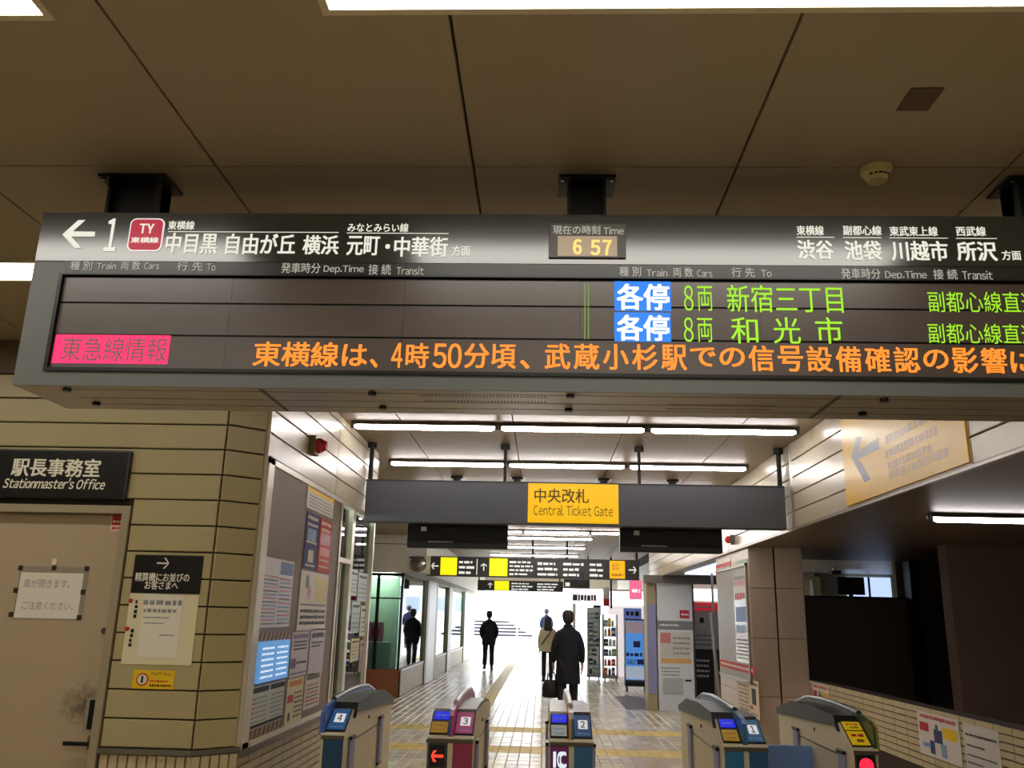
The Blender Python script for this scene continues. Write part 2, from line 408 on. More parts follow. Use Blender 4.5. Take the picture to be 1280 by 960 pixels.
for r, y in enumerate((7.1, 8.93)):
    for k, x0 in enumerate((-1.64, -.377, .89)):
        tube_light(x0, x0+1.21, y, H, ('left', 'middle', 'right')[k]+' fluorescent tube in the '+ROW[r], 'fluorescent tubes over the gates')
for r, y in enumerate((10.76, 12.6, 14.4, 16.3)):
    for k, x0 in enumerate((-1.64, -.377, .89)): tube_light(x0, x0+1.21, y, H, ('left', 'middle', 'right')[k]+' fluorescent tube above the gate sign in '+('third', 'fourth', 'fifth', 'sixth')[r]+' row', 'fluorescent tubes over the gates')
for r, (y, x0, x1) in enumerate(((17.6, -.77, .97), (20.0, -.87, .94), (22.7, -1.42, .88))):
    xm = (x0+x1)/2
    tube_light(x0, x1, y, H, ('nearest', 'middle', 'farthest')[r]+' of the three long tubes seen below the ticket gate sign', 'tubes of the far passage')
for y in (25.5, 28.5, 31.5): tube_light(-.9, .9, y, H, {25.5: 'nearest', 28.5: 'middle', 31.5: 'farthest'}[y]+' of three ceiling tubes near the exit', 'farthest ceiling tubes')
for k, px in enumerate((1165,)):
    p = at(1165, 646, Z=2.40); tube_light(p.x, p.x+1.21, p.y, ZS-.005, 'single fluorescent tube on the dark side ceiling at right', None, mat((255, 248, 246), .5, 0, 20, name='side_tube'))

# ---------------------------------------------------------------- big departure board
YF = 2.70; YB = 3.04; BZ0 = 2.331; BZ1 = 2.966; BX0 = -1.79; BX1 = 2.02
sg = thing('departure_board', ((BX0+BX1)/2, YF, BZ0), 'long grey departure board with lit train display hanging across the hall', 'departure board')
G_HOUSE = mat((104, 106, 102), .42, noise=.03, nscale=2, name='board_housing_paint')
G_BAND = mat((54, 55, 50), .17, noise=.03, name='board_top_band', spec=1.0)
sc0 = pix((70, 341, 1280, 462), Y=YF)   # rough, corrected below
SX0 = at(70, 400, Y=YF).x; SX1 = BX1-.12
SZ1 = at(640, 348, Y=YF).z; SZ0 = at(640, 466, Y=YF).z
b = MB()
b.box((BX0, YF+.03, BZ0+.004), (BX1, YB, BZ1), bev=.004)
b.box((BX0, YF, BZ0), (BX1, YF+.03, SZ0)); b.box((BX0, YF, SZ0), (SX0, YF+.03, BZ1)); b.box((SX1, YF, SZ0), (BX1, YF+.03, BZ1))
b.build('housing', G_HOUSE, parent=sg)
BD0 = at(640, 330, Y=YF).z
b = MB().box((BX0+.003, YF-.004, BD0), (BX1-.003, YF+.03, BZ1-.003)); band = b.build('route_band', G_BAND, parent=sg)
b = MB().box((SX0-.0, YF-.002, SZ1), (SX1, YF+.03, BD0-.001)); hdr = b.build('header_strip', mat((48, 50, 48), .3, name='header_strip'), parent=sg)
# screen: bezel and three rows of display modules
b = MB(); bz = .012
for a, c in (((SX0-bz, SZ0-bz), (SX1+bz, SZ0)), ((SX0-bz, SZ1), (SX1+bz, SZ1+.005)), ((SX0-bz, SZ0), (SX0, SZ1)), ((SX1, SZ0), (SX1+bz, SZ1))):
    b.box((a[0], YF-.008, a[1]), (c[0], YF+.02, c[1]))
b.build('screen_bezel', C_BLACK, parent=sg)
r1 = at(640, 382, Y=YF).z; r2 = at(640, 423, Y=YF).z
MS = mat((84, 72, 66), .30, noise=.03, nscale=3, name='display_module_face', spec=.8)
scr = MB().box((SX0, YF+.012, SZ0), (SX1, YF+.025, SZ1)).build('display_screen', C_BLACK, parent=sg)
for (z0, z1) in ((SZ0, r2), (r2, r1), (r1, SZ1)):
    n = 6; w = (SX1-SX0)/n
    for k in range(n):
        MB().box((SX0+k*w+.0004, YF+.006, z0+.0035), (SX0+(k+1)*w-.0004, YF+.014, z1-.0035)).build('display_module', MS, parent=scr)
pl = py_(YF)
O = at
CUR = [None]
def T_(mb, s, x0, y0, x1, y1, m=None, bold=.01, n=.006, shear=0):
    u0, v0, u1, v1 = pix((x0, y0, x1, y1), Y=YF); q = mb if CUR[0] is None else MB(); ptext(q, pl, s, u0, v0, u1, v1, n, m, bold, shear)
    if CUR[0] is not None: q.build('lettering', m, parent=CUR[0])
LW = mat((248, 246, 232), .5, 0, .75, name='lit_white_lettering')
LG = mat((214, 212, 198), .5, 0, .5, name='grey_lettering')
b = MB(); CUR[0] = band
for s, bx in (('東横線', (211, 277, 244, 288)), ('中目黒', (208, 292, 273, 318)), ('自由が丘', (283, 293, 370, 319)), ('横浜', (379, 295, 424, 319)),
              ('みなとみらい線', (435, 280, 511, 291)), ('元町', (434, 296, 475, 320)), ('・', (482, 306, 488, 312)), ('中華街', (493, 297, 560, 322)), ('方面', (565, 308, 588, 321)),
              ('東横線', (995, 283, 1029, 295)), ('渋谷', (996, 301, 1041, 325)), ('副都心線', (1053, 283, 1101, 295)), ('池袋', (1055, 302, 1101, 326)),
              ('東武東上線', (1111, 284, 1171, 296)), ('川越市', (1113, 302, 1184, 327)), ('西武線', (1194, 284, 1231, 296)), ('所沢', (1195, 303, 1245, 327)), ('方面', (1251, 314, 1275, 326)), ('1', (133, 274, 148, 315))):
    T_(b, s, *bx, m=LW, bold=.016 if bx[3]-bx[1] < 16 else .022)
for x0, x1, yy in ((211, 424, 290.5), (434, 561, 292), (995, 1042, 297), (1053, 1101, 297.5), (1111, 1184, 298), (1194, 1245, 298.5)):
    u0, v0, u1, v1 = pix((x0, yy, x1, yy+.9), Y=YF); prect(b, pl, u0, v0, u1, v1, .006, LW)
# arrow pointing left
def pt(px, py): q = at(px, py, Y=YF); return (q.x, q.z)
ppoly(b, pl, [pt(84, 290), pt(120, 290.5), pt(119.5, 296.5), pt(84, 296.5)], .006, LW)
ppoly(b, pl, [pt(79, 294), pt(99, 276), pt(108, 276), pt(88, 294)], .0062, LW)
ppoly(b, pl, [pt(79, 294), pt(88, 294), pt(103, 311), pt(95, 311)], .0064, LW)
b.build('route_arrow_and_rules', LW, parent=band, kind='stuff')
b = MB(); CUR[0] = hdr
for s, bx in (('種 別', (89, 327, 116, 338)), ('Train', (122, 329, 146, 337)), ('両 数', (152, 327, 176, 338)), ('Cars', (181, 329, 200, 337)), ('行 先', (222, 328, 254, 339)), ('To', (259, 330, 270, 339)),
              ('発車時分', (352, 329, 401, 342)), ('Dep.Time', (405, 332, 455, 343)), ('接 続', (461, 331, 489, 344)), ('Transit', (496, 334, 530, 344)),
              ('種 別', (774, 334, 801, 346)), ('Train', (808, 337, 834, 346)), ('両 数', (841, 335, 866, 347)), ('Cars', (871, 338, 890, 347)), ('行 先', (914, 335, 943, 347)), ('To', (951, 338, 964, 347)),
              ('発車時分', (1051, 336, 1100, 349)), ('Dep.Time', (1106, 339, 1158, 351)), ('接 続', (1166, 337, 1196, 350)), ('Transit', (1202, 339, 1240, 350))):
    T_(b, s, *bx, m=LG, bold=.006, n=.004)
CUR[0] = None
# line badge
def rrect(pl_, u0, v0, u1, v1, r, k=5):
    out = []
    for cx, cy, a0 in ((u1-r, v1-r, 0), (u0+r, v1-r, PI/2), (u0+r, v0+r, PI), (u1-r, v0+r, 3*PI/2)):
        for i in range(k+1): a = a0+PI/2*i/k; out.append((cx+r*math.cos(a), cy+r*math.sin(a)))
    return out
b = MB(); u0, v0, u1, v1 = pix((162, 274, 205, 315), Y=YF)
def slab(b, pts, n0, n1, m):
    k = len(pts); b.add([pl.p(u, v, n0) for u, v in pts]+[pl.p(u, v, n1) for u, v in pts], [tuple(range(k, 2*k))]+[(i, (i+1)%k, k+(i+1)%k, k+i) for i in range(k)], m)
slab(b, rrect(pl, u0, v0, u1, v1, .022), 0.004, .007, mat((250, 235, 235), .4, 0, .8, name='badge_rim'))
e = .005
slab(b, rrect(pl, u0+e, v0+e, u1-e, v1-e, .018), .004, .0085, mat((205, 22, 60), .4, 0, .6, name='badge_red'))
ptext(b, pl, 'TY', u0+.036, v0+.066, u1-.034, v1-.022, .0095, LW, .03)
ptext(b, pl, '東横線', u0+.012, v0+.03, u1-.012, v0+.052, .0095, LW, .03)
b.build('line_badge', None, parent=band)
# clock
u0, v0, u1, v1 = pix((686, 281, 782, 324), Y=YF)
ck = MB().box((u0, YF-.012, v0), (u1, YF, v1), bev=.002).build('clock_unit', mat((72, 68, 58), .35, name='clock_case'), parent=sg)
b = MB(); a0, a1, a2, a3 = pix((697, 297, 771, 322), Y=YF)
prect(b, pl, a0, a1, a2, a3, .0125, mat((188, 166, 132), .35, 0, .55, name='clock_window'))
for s, bx in (('6', (716, 301, 727, 320)), ('5', (738, 302, 750, 321)), ('7', (753, 302, 764, 321))): T_(b, s, *bx, m=led((255, 196, 110), 1.3), bold=.03, n=.0135)
for s, bx in (('現在の時刻', (691, 284, 750, 295)), ('Time', (754, 286, 779, 295))): T_(b, s, *bx, m=LG, bold=.01, n=.0135)
b.build('clock_face', None, parent=ck)
# LED writing
LO = led((255, 140, 44), 1.15); LGR = led((158, 226, 40), .95); LB = led((36, 128, 238), .95); LPK = led((255, 48, 112), .95); LWH = led((255, 255, 255), 1.2)
NN = -.0045
b = MB(); CUR[0] = scr
t1 = [('東横線は', 316, 459), ('、', 462, 472), ('4', 489, 503), ('時', 507, 536), ('50', 541, 577), ('分頃', 580, 645), ('、', 650, 662)]
import itertools
for s, x0, x1 in t1:
    yb = 427+(x0-316)*.0075
    if s == '、': T_(b, s, x0, yb+20, x1, yb+31, LO, .015, NN)
    else: T_(b, s, x0, yb, x1, yb+31, LO, .015, NN)
long = '武蔵小杉駅での信号設備確認の影響'
x = 681.0; pit = (1264-681)/len(long)
for ch in long:
    w = pit-4.5; yb = 429.0+(x-681)*.0095; h = 32 if ch not in 'での' else 27
    T_(b, ch, x, yb+(0 if h == 32 else 3), x+w, yb+h, LO, .015, NN); x += pit
for ch in 'により':
    T_(b, ch, x, yb+5, x+pit-5, yb+31, LO, .015, NN); x += pit
b = MB()
for r, (ya, yb_) in enumerate(((356, 390), (396, 429))):
    dy = 0
    T_(b, '8', 855, ya, 867, yb_-2, LGR, 0, NN); T_(b, '両', 872, ya+1, 891, yb_-2, LGR, .0, NN)
    if r == 0: T_(b, '新宿三丁目', 909, ya, 1054, yb_, LGR, .004, NN)
    else:
        for ch, x0 in (('和', 914), ('光', 967), ('市', 1020)): T_(b, ch, x0, ya, x0+34, yb_, LGR, .004, NN)
    T_(b, '副都心線直通', 1161, ya+8, 1300, yb_, LGR, .0, NN)
for x0 in (730.5, 735): 
    u0, v0, u1, v1 = pix((x0, 353, x0+1.2, 424), Y=YF); prect(b, pl, u0, v0, u1, v1, NN, mat((150, 190, 80), .5, 0, .5, name='dim_green_led'))
b.build('green_divider_lines', LGR, parent=scr); CUR[0] = None
b = MB()
for r, (ya, yb_) in enumerate(((351, 388), (390, 426.5))):
    u0, v0, u1, v1 = pix((768, ya, 839, yb_), Y=YF); prect(b, pl, u0, v0, u1, v1, NN-.0006, LB)
    T_(b, '各停', 771, ya+3, 837, yb_-1, LWH, .022, NN)
b.build('blue_train_type_label', None, parent=scr)
b = MB(); q = [pt(71.5, 416.5), pt(213, 420), pt(211, 455), pt(69.5, 453)]
u0 = SX0+.006; u1 = q[1][0]; ppoly(b, pl, [(u0, at(141, 454, Y=YF).z), (u1, at(141, 454, Y=YF).z), (u1, at(141, 418, Y=YF).z), (u0, at(141, 418, Y=YF).z)], NN-.0006, LPK)
T_(b, '東急線情報', 76, 421, 208, 451, mat((128, 96, 92), .5, 0, .6, name='unlit_dots'), -.012, NN)
b.build('pink_notice_label', None, parent=scr)
# underside: vents, screws, ribs
MB().box((BX0+.004, YF+.004, BZ0-.0008), (BX1-.004, YB-.004, BZ0+.006)).build('underside_plate', mat((164, 156, 142), .3, metal=.35, name='underside_metal'), parent=sg)
b = MB()
for x0, x1, ys in ((-.42, .0, (2.76, 2.83)), (.42, .78, (2.84, 2.90))):
    for yy in ys:
        k = 0
        x = x0
        while x < x1: b.box((x, yy, BZ0-.001), (x+.006, yy+.026, BZ0+.003)); x += .0115
b.build('vent_slots', C_BLACK, parent=sg)
for yy in (2.745, 2.86, 2.95): MB().box((BX0+.14, yy, BZ0-.0015), (BX1-.14, yy+.003, BZ0+.004)).build('underside_seam', C_DARK, parent=sg)
for x in (-1.62, -.58, .08, 1.1):
    for yy in (2.735, 2.93):
        MB().cyl((x, yy, BZ0-.012), (x, yy, BZ0+.002), .014, n=10).build('underside_bolt', C_BLACK, parent=sg)
for x in (-.95, .95): MB().box((x-.008, 2.71, BZ0-.0012), (x+.008, YB-.01, BZ0+.003)).build('underside_strap', mat((70, 66, 58), .5, name='strap'), parent=sg)
# hangers
for (x0, x1) in ((-1.665, -1.475), (.072, .212), (1.70, 1.89)):
    h = MB()
    h.box((x0, 2.86, BZ1-.002), (x0+.012, 2.98, H-.002)); h.box((x1-.012, 2.86, BZ1-.002), (x1, 2.98, H-.002)); h.box((x0, 2.90, BZ1-.002), (x1, 2.98, H-.002))
    h.box((x0-.035, 2.84, H-.014), (x1+.035, 3.0, H-.002))
    hg = h.build('hanger', mat((14, 14, 15), .45, name='hanger_paint'), parent=sg)
    g = MB()
    for dx in (-.02, (x1-x0)+.02):
        g.cyl((x0+dx, 2.855, H-.022), (x0+dx, 2.855, H-.012), .008, n=6)
    g.build('hanger_bolts', C_STEEL, parent=hg)

# ---------------------------------------------------------------- ceiling details
t = thing('smoke_detector', (1.175, 2.80, H), 'round cream smoke detector on the ceiling right of the departure board hanger', 'smoke detector')
cm = mat((214, 200, 140), .45, name='detector_plastic')
MB().cyl((1.175, 2.80, H-.018), (1.175, 2.80, H-.001), .052, n=24, r2=.056).build('base_ring', cm, parent=t)
b = MB(); b.cyl((1.175, 2.80, H-.05), (1.175, 2.80, H-.018), .032, n=24, r2=.047); b.build('sensor_head', cm, parent=t)
b = MB()
for k in range(5):
    a = -PI*.75+k*PI/8; b.box((1.175+.037*math.cos(a)-.007, 2.80+.037*math.sin(a)-.004, H-.036), (1.175+.037*math.cos(a)+.007, 2.80+.037*math.sin(a)+.004, H-.030))
b.build('sensor_slots', C_BLACK, parent=t)
q1 = at(1133, 137, Z=H); q2 = at(1183, 110, Z=H)
t = thing('ceiling_patch', ((q1.x+q2.x)/2, (q1.y+q2.y)/2, H), 'small dark brown square plate on the ceiling at upper right', 'cover plate')
MB().box((1.10, 2.31, H-.004), (1.20, 2.43, H-.0005), bev=.001).build('plate', mat((84, 62, 46), .6, name='cover_plate'), parent=t)
for k, x in enumerate((-1.04, -.33, .69, 1.49)):
    t = thing('ceiling_sensor', (x, 10.0, H), 'small black ceiling sensor above the gate sign, '+('leftmost', 'second from left', 'third from left', 'rightmost')[k]+' of four', 'sensor', 'ceiling sensors')
    MB().cyl((x, 10, H-.03), (x, 10, H-.001), .07, n=16, r2=.08).build('sensor_base', C_BLACK, parent=t)
    MB().ball((x, 10, H-.035), .05, n=12, sc=(1, 1, .8)).build('sensor_dome', C_BLACK, parent=t)

# ---------------------------------------------------------------- office door and its signs
DX0, DX1 = -4.02, -2.455
dr = MB()
dr.box((DX0, YO+.055, 0), (DX1, YO+.10, 2.14))
door = dr.build('door_1', None, kind='structure')
dm = bpy.data.materials.new('scuffed_door_paint'); dm.use_nodes = True; nt = dm.node_tree; bs = nt.nodes['Principled BSDF']; bs.inputs['Roughness'].default_value = .45
tc = nt.nodes.new('ShaderNodeTexCoord'); mp = nt.nodes.new('ShaderNodeMapping'); gr = nt.nodes.new('ShaderNodeTexGradient'); gr.gradient_type = 'SPHERICAL'
mp.inputs['Location'].default_value = (2.57/.30, 0, -1.10/.27); mp.inputs['Scale'].default_value = (1/.30, 0, 1/.27)
ns = nt.nodes.new('ShaderNodeTexNoise'); ns.inputs['Scale'].default_value = 11; ns.inputs['Detail'].default_value = 9; ns.inputs['Roughness'].default_value = .85; ns.inputs['Distortion'].default_value = .6
mu = nt.nodes.new('ShaderNodeMath'); mu.operation = 'MULTIPLY'; rp = nt.nodes.new('ShaderNodeValToRGB')
rp.color_ramp.elements[0].position = .27; rp.color_ramp.elements[0].color = (*lin((188, 168, 138)), 1); rp.color_ramp.elements[1].position = .52; rp.color_ramp.elements[1].color = (*lin((66, 56, 44)), 1)
nt.links.new(tc.outputs['Object'], mp.inputs['Vector']); nt.links.new(mp.outputs[0], gr.inputs['Vector']); nt.links.new(tc.outputs['Object'], ns.inputs['Vector'])
nt.links.new(gr.outputs['Fac'], mu.inputs[0]); nt.links.new(ns.outputs['Fac'], mu.inputs[1]); nt.links.new(mu.outputs[0], rp.inputs[0]); nt.links.new(rp.outputs[0], bs.inputs['Base Color'])
door.data.materials.clear(); door.data.materials.append(dm)
b = MB(); b.box((DX1, YO-.012, 0), (DX1+.045, YO+.12, 2.19)); b.box((DX0-.05, YO-.012, 0), (DX0, YO+.12, 2.19)); b.box((DX0, YO-.012, 2.145), (DX1, YO+.12, 2.19))
b.build('door_frame', mat((168, 154, 126), .4, noise=.05, name='door_frame_paint'), parent=door)
yd = YO+.055
b = MB().box((-2.535, yd-.004, .955), (-2.462, yd+.002, 1.13)); b.build('lock_plate', mat((168, 160, 140), .4, metal=.3, name='lock_backplate'), parent=door)
b = MB().box((-2.512, yd-.016, .965), (-2.466, yd-.003, 1.118), bev=.003); b.build('keypad', C_BLACK, parent=door)
b = MB(); b.cyl((-2.475, yd-.05, .895), (-2.475, yd, .895), .012); b.box((-2.61, yd-.06, .884), (-2.462, yd-.042, .906), bev=.006); b.build('door_handle', C_BLACK, parent=door)
b = MB().box((-2.50, yd-.006, .86), (-2.462, yd+.001, .93)); b.build('handle_plate', mat((120, 112, 96), .5, metal=.4, name='worn_plate'), parent=door)
b = MB(); b.cyl((-2.49, yd-.014, 1.488), (-2.49, yd, 1.488), .017, n=14); b.cyl((-2.49, yd-.02, 1.488), (-2.49, yd-.01, 1.488), .009, n=10); b.build('lock_cylinder', C_STEEL, parent=door)
# door paper
pd = py_(yd)
t = thing('taped_notice', (-2.80, yd, 1.55), 'white paper notice held by black tape pieces on the office door', 'notice')
u0, v0, u1, v1 = pix((22, 716, 101, 773), Y=yd)
b = MB(); prect(b, pd, u0-.01, v0-.01, u1+.03, v1+.035, .0006, mat((160, 148, 130), .3, name='clear_sleeve'), .0006); b.build('plastic_sleeve', None, parent=t)
b = MB(); prect(b, pd, u0, v0, u1, v1, .0016, C_PAPER, .0006)
ink = mat((158, 152, 146), .7, name='pencil_grey')
ptext(b, pd, '扉が開きます。', *pix((30, 724, 88, 735), Y=yd), .003, ink, 0); ptext(b, pd, 'ご注意ください。', *pix((28, 752, 92, 762), Y=yd), .003, ink, 0)
b.build('paper', None, parent=t)
for x, yy in ((26, 710), (68, 710), (109, 711), (20, 738), (104, 740), (14, 768), (99, 772)):
    q = at(x, yy, Y=yd); MB().box((q.x-.013, yd-.004, q.z-.014), (q.x+.013, yd-.001, q.z+.014)).build('tape_piece', mat((46, 40, 34), .5, name='black_tape'), parent=t)
q = at(68, 702, Y=yd); MB().box((q.x-.012, yd-.003, q.z-.018), (q.x+.012, yd-.001, q.z+.018)).build('tape_piece', C_PAPER, parent=t, label='white tape piece')
# red sticker
u0, v0, u1, v1 = pix((138.5, 644, 155, 664), Y=YO-.012)
b = MB(); pw = py_(YO+.054); u0, v0, u1, v1 = pix((138.5, 644, 154, 664), Y=YO+.054)
u1 = min(u1, DX1-.004); prect(b, pw, u0, v0, u1, v1, .001, mat((240, 190, 170), .5, name='sticker_pale'), .001); prect(b, pw, u0+.006, v0+.035, u1, v1, .0025, C_RED)
scribble(b, pw, u0+.012, v0+.05, u1-.008, v0+.062, .003, C_PAPER); scribble(b, pw, u0+.012, v0+.01, u1-.008, v0+.025, .003, C_RED)
b.build('door_sticker', None, label='small red and pink sticker in the top corner of the office door', cat='sticker')
# office sign
u0, v0, u1, v1 = pix((-60, 561, 160, 624), Y=YO-.03)
SY = YO-.035
t = thing('office_sign', ((u0+u1)/2, YO, v0), 'black office sign in Japanese and English above the grey door', 'sign')
v0 = 2.222; v1 = 2.512; u1 = -2.44; u0 = -3.35
MB().box((u0, SY, v0), (u1, YO-.001, v1), bev=.012).build('sign_box', mat((30, 29, 27), .32, name='sign_black'), parent=t)
b = MB(); pp = py_(SY); WL = mat((240, 226, 190), .5, 0, .35, name='sign_cream_lettering')
bx = pix((15, 573, 126, 596), Y=SY); ptext(b, pp, '駅長事務室', *bx, .002, WL, .02, shear=.0)
bx = pix((4, 597, 131, 611), Y=SY); ptext(b, pp, "Stationmaster's Office", *bx, .002, WL, .018, shear=.18)
b.build('lettering', WL, parent=t)
# queue sign and notice sheet
t = thing('queue_sign', (-2.15, YO, 1.70), 'black sign with a white right arrow on the beige panelled wall', 'sign')
u0, v0, u1, v1 = -2.344, 1.700, -1.948, 1.912
MB().box((u0, YO-.008, v0), (u1, YO-.0005, v1)).build('sign_plate', mat((24, 22, 22), .35, name='sign_plate_black'), parent=t)
b = MB(); pp = py_(YO-.008); WP = mat((244, 238, 222), .5, name='sign_white')
arrow(b, pp, *(lambda q: (q.x, q.z))(at(204, 704, Y=YO-.008)), .036, 0, .001, WP, .12)
ptext(b, pp, '精算機にお並びの', *pix((169, 716, 237, 727), Y=YO-.008), .001, WP, .02); ptext(b, pp, 'お客さまへ', *pix((181, 726, 223, 737), Y=YO-.008), .001, WP, .02)
b.build('lettering', WP, parent=t)
t = thing('wall_notice', (-2.15, YO, 1.31), 'cream notice sheet with red dots below the black arrow sign', 'notice')
b = MB(); prect(b, py_(YO), -2.345, 1.315, -1.948, 1.698, .001, mat((236, 224, 184), .6, name='cream_sheet'), .003); b.build('backing_sheet', None, parent=t)
b = MB(); pp = py_(YO-.004); bx = pix((176, 743, 228, 822), Y=YO); prect(b, pp, bx[0], bx[1], bx[2]-.01, bx[3], .001, mat((240, 234, 214), .6, name='white_sheet'), .001)
for (x0, y0, x1, y1, m) in ((180, 750, 228, 757, C_GREYINK), (180, 761, 221, 766, C_GREYINK), (180, 771, 212, 773, C_GREYINK), (181, 778, 205, 780, C_GREYINK), (200, 793, 218, 795, C_GREYINK)):
    a = pix((x0, y0, x1, y1), Y=YO); scribble(b, pp, *a, .0025, m)
for x0, y0 in ((161, 750), (155, 786)):
    for k in range(4): a = pix((x0+9-k, y0+k*6, x0+13-k, y0+5+k*6), Y=YO); scribble(b, pp, *a, .0025, C_INK, k=.02)
b.build('overlay_sheet', None, parent=t)
b = MB()
for x0, y0 in ((164, 751), (159.5, 786)):
    q = at(x0, y0, Y=YO); b.cyl((q.x, YO-.006, q.z), (q.x, YO-.001, q.z), .013, C_RED, 14)
b.build('red_dot_marks', C_RED, parent=t)
t = thing('staff_sticker', (-2.15, YO, 1.19), 'small yellow staff only sticker below the cream notice sheet', 'sticker')
b = MB(); u0, v0, u1, v1 = -2.268, 1.188, -2.035, 1.285; prect(b, py_(YO), u0, v0, u1, v1, .001, C_YEL, .002); b.build('yellow_plate', None, parent=t)
b = MB(); pp = py_(YO-.003); cx, cy = u0+.055, (v0+v1)/2
b.cyl((cx, YO-.0045, cy), (cx, YO-.003, cy), .034, C_RED, 18).cyl((cx, YO-.006, cy), (cx, YO-.004, cy), .027, C_PAPER, 18).box((cx-.006, YO-.007, cy-.018), (cx+.006, YO-.005, cy+.018), C_INK)
ptext(b, pp, 'Staff Only', u0+.10, v1-.03, u1-.012, v1-.008, .001, C_INK, 0); scribble(b, pp, u0+.10, v0+.036, u1-.03, v0+.046, .001, C_RED); scribble(b, pp, u0+.10, v0+.012, u1-.012, v0+.024, .001, C_INK)
b.build('sticker_print', None, parent=t)

# ---------------------------------------------------------------- window band on the left wall
XW = XL+.012
wf = MB(); FZ0, FZ1 = .862, 2.525
def vbar(b, y0, y1, z0, z1, x1=XL+.02, x0=XL-.028): b.box((x0, y0, z0), (x1, y1, z1))
vbar(wf, 5.092, 5.20, FZ0, FZ1); vbar(wf, 5.092, 8.50, FZ1-.035, FZ1); vbar(wf, 5.10, 7.1, FZ0, FZ0+.03); vbar(wf, 7.05, 7.10, FZ0, FZ1-.03); vbar(wf, 7.50, 7.60, .862, FZ1-.03); vbar(wf, 8.45, 8.50, FZ0, FZ1-.03)
vbar(wf, 7.10, 7.50, 2.02, 2.06); vbar(wf, 7.29, 7.31, .93, 2.02, XL-.012, XL-.035)
wf.build('window_1', mat((226, 218, 200), .35, metal=.25, name='window_frame_paint'), kind='structure')
b = MB().box((XL-.25, 5.09, .822), (XL+.03, 8.55, .862)); b.build('trim_2', mat((112, 108, 98), .4, metal=.4, name='sill_metal'), kind='structure')
bp = MB().box((XL-.012, 5.202, FZ0+.032), (XL+.011, 7.048, FZ1-.037))
board = bp.build('poster_board', mat((136, 122, 110), .6, noise=.04, name='poster_board_felt'), label='brown notice board set in the pale window frame, holding the posters', cat='notice board')
PL = pxl(XL+.0115)
def poster(px, py0, px2, py2, label, paint, base=(238, 232, 222), name='poster', X=XL+.0115, plane=None, cat='poster', emit=0, group=None, t=.003, rough=.6):
    """paper sheet on a wall plane; paint(b, f, n) draws the print, f(u,v) in 0..1"""
    plane = plane or PL
    u0, v0, u1, v1 = pix((px, py0, px2, py2), X=X)
    b = MB(); prect(b, plane, u0, v0, u1, v1, .001, mat(base, rough, 0, emit, name='poster_paper'), t)
    def R(a, c, d, e, m, n=.0008): prect(b, plane, u0+(u1-u0)*a, v0+(v1-v0)*c, u0+(u1-u0)*d, v0+(v1-v0)*e, .001+t+n, m)
    def S(a, c, d, e, m, n=.0012): scribble(b, plane, u0+(u1-u0)*a, v0+(v1-v0)*c, u0+(u1-u0)*d, v0+(v1-v0)*e, .001+t+n, m)
    def C(a, c, r, m, n=.0012):
        cu, cv = u0+(u1-u0)*a, v0+(v1-v0)*c; ppoly(b, plane, [(cu+r*math.cos(k*PI/8), cv+r*math.sin(k*PI/8)) for k in range(16)], .001+t+n, m)
    paint(R, S, C)
    return b.build(name, None, label=label, cat=cat, group=group)
NAVY = mat((36, 44, 110), .4, name='navy_print'); REDP = mat((200, 60, 44), .4, name='vermilion_print'); PURP = mat((120, 70, 130), .5, name='purple_print')
LBL = mat((130, 165, 205), .5, name='pale_blue_print'); PINK = mat((226, 150, 150), .5, name='pink_print'); CRM = mat((228, 208, 130), .5, name='cream_yellow_print'); GRN = mat((120, 160, 110), .5, name='green_print'); BRN = mat((92, 66, 44), .5, name='brown_print'); ORG = mat((232, 140, 50), .5, name='orange_print')
def p_yel(R, S, C):
    R(0, .62, 1, 1, C_YEL); S(.1, .76, .9, .9, PURP)
    for k in range(4): S(.08, .1+k*.12, .92, .15+k*.12, C_GREYINK)
poster(383, 608, 417, 642, 'yellow-headed white poster at the top of the notice board', p_yel)
def p_nav(R, S, C):
    S(.1, .88, .9, .95, C_PAPER); S(.1, .76, .9, .82, C_PAPER); R(.15, .5, .8, .72, LBL); R(.1, .46, .9, .49, C_PAPER); R(.3, .12, .7, .34, C_PAPER); S(.15, .04, .85, .09, C_PAPER)
poster(380.5, 641, 397, 712, 'narrow navy blue poster beside the red one', p_nav, (36, 44, 110))
def p_red(R, S, C):
    S(.1, .88, .9, .95, C_PAPER); S(.1, .76, .9, .82, C_PAPER); R(.1, .5, .9, .74, mat((170, 36, 36), .4, name='dark_red')); R(.1, .3, .9, .46, PINK); S(.1, .2, .9, .24, C_PAPER); S(.1, .08, .9, .12, C_PAPER)
poster(398, 649, 413, 716, 'narrow vermilion red poster beside the navy one', p_red, (206, 70, 52))
def p_big(R, S, C):
    R(.55, .78, .97, .97, mat((40, 90, 150), .4, name='steel_blue'))
    for k in range(14): S(.06, .04+k*.052, .5, .065+k*.052, (C_GREYINK, PINK, LBL)[k % 3])
    for k in range(12): S(.56, .04+k*.06, .95, .07+k*.06, (C_GREYINK, LBL, PINK)[k % 3])
poster(325, 698, 364, 784, 'large white and pale blue timetable poster left of centre on the notice board', p_big, (226, 226, 232), rough=.2)
def p_face(R, S, C):
    C(.22, .82, .05, C_GREYINK); C(.3, .64, .05, PINK); R(.5, .5, .95, .92, CRM); R(.05, .42, .95, .45, C_GREYINK)
    for k in range(3): S(.06, .1+k*.1, .95, .16+k*.1, C_INK)
poster(373, 715, 408, 788, 'white and cream poster with round figures under the navy and red posters', p_face)
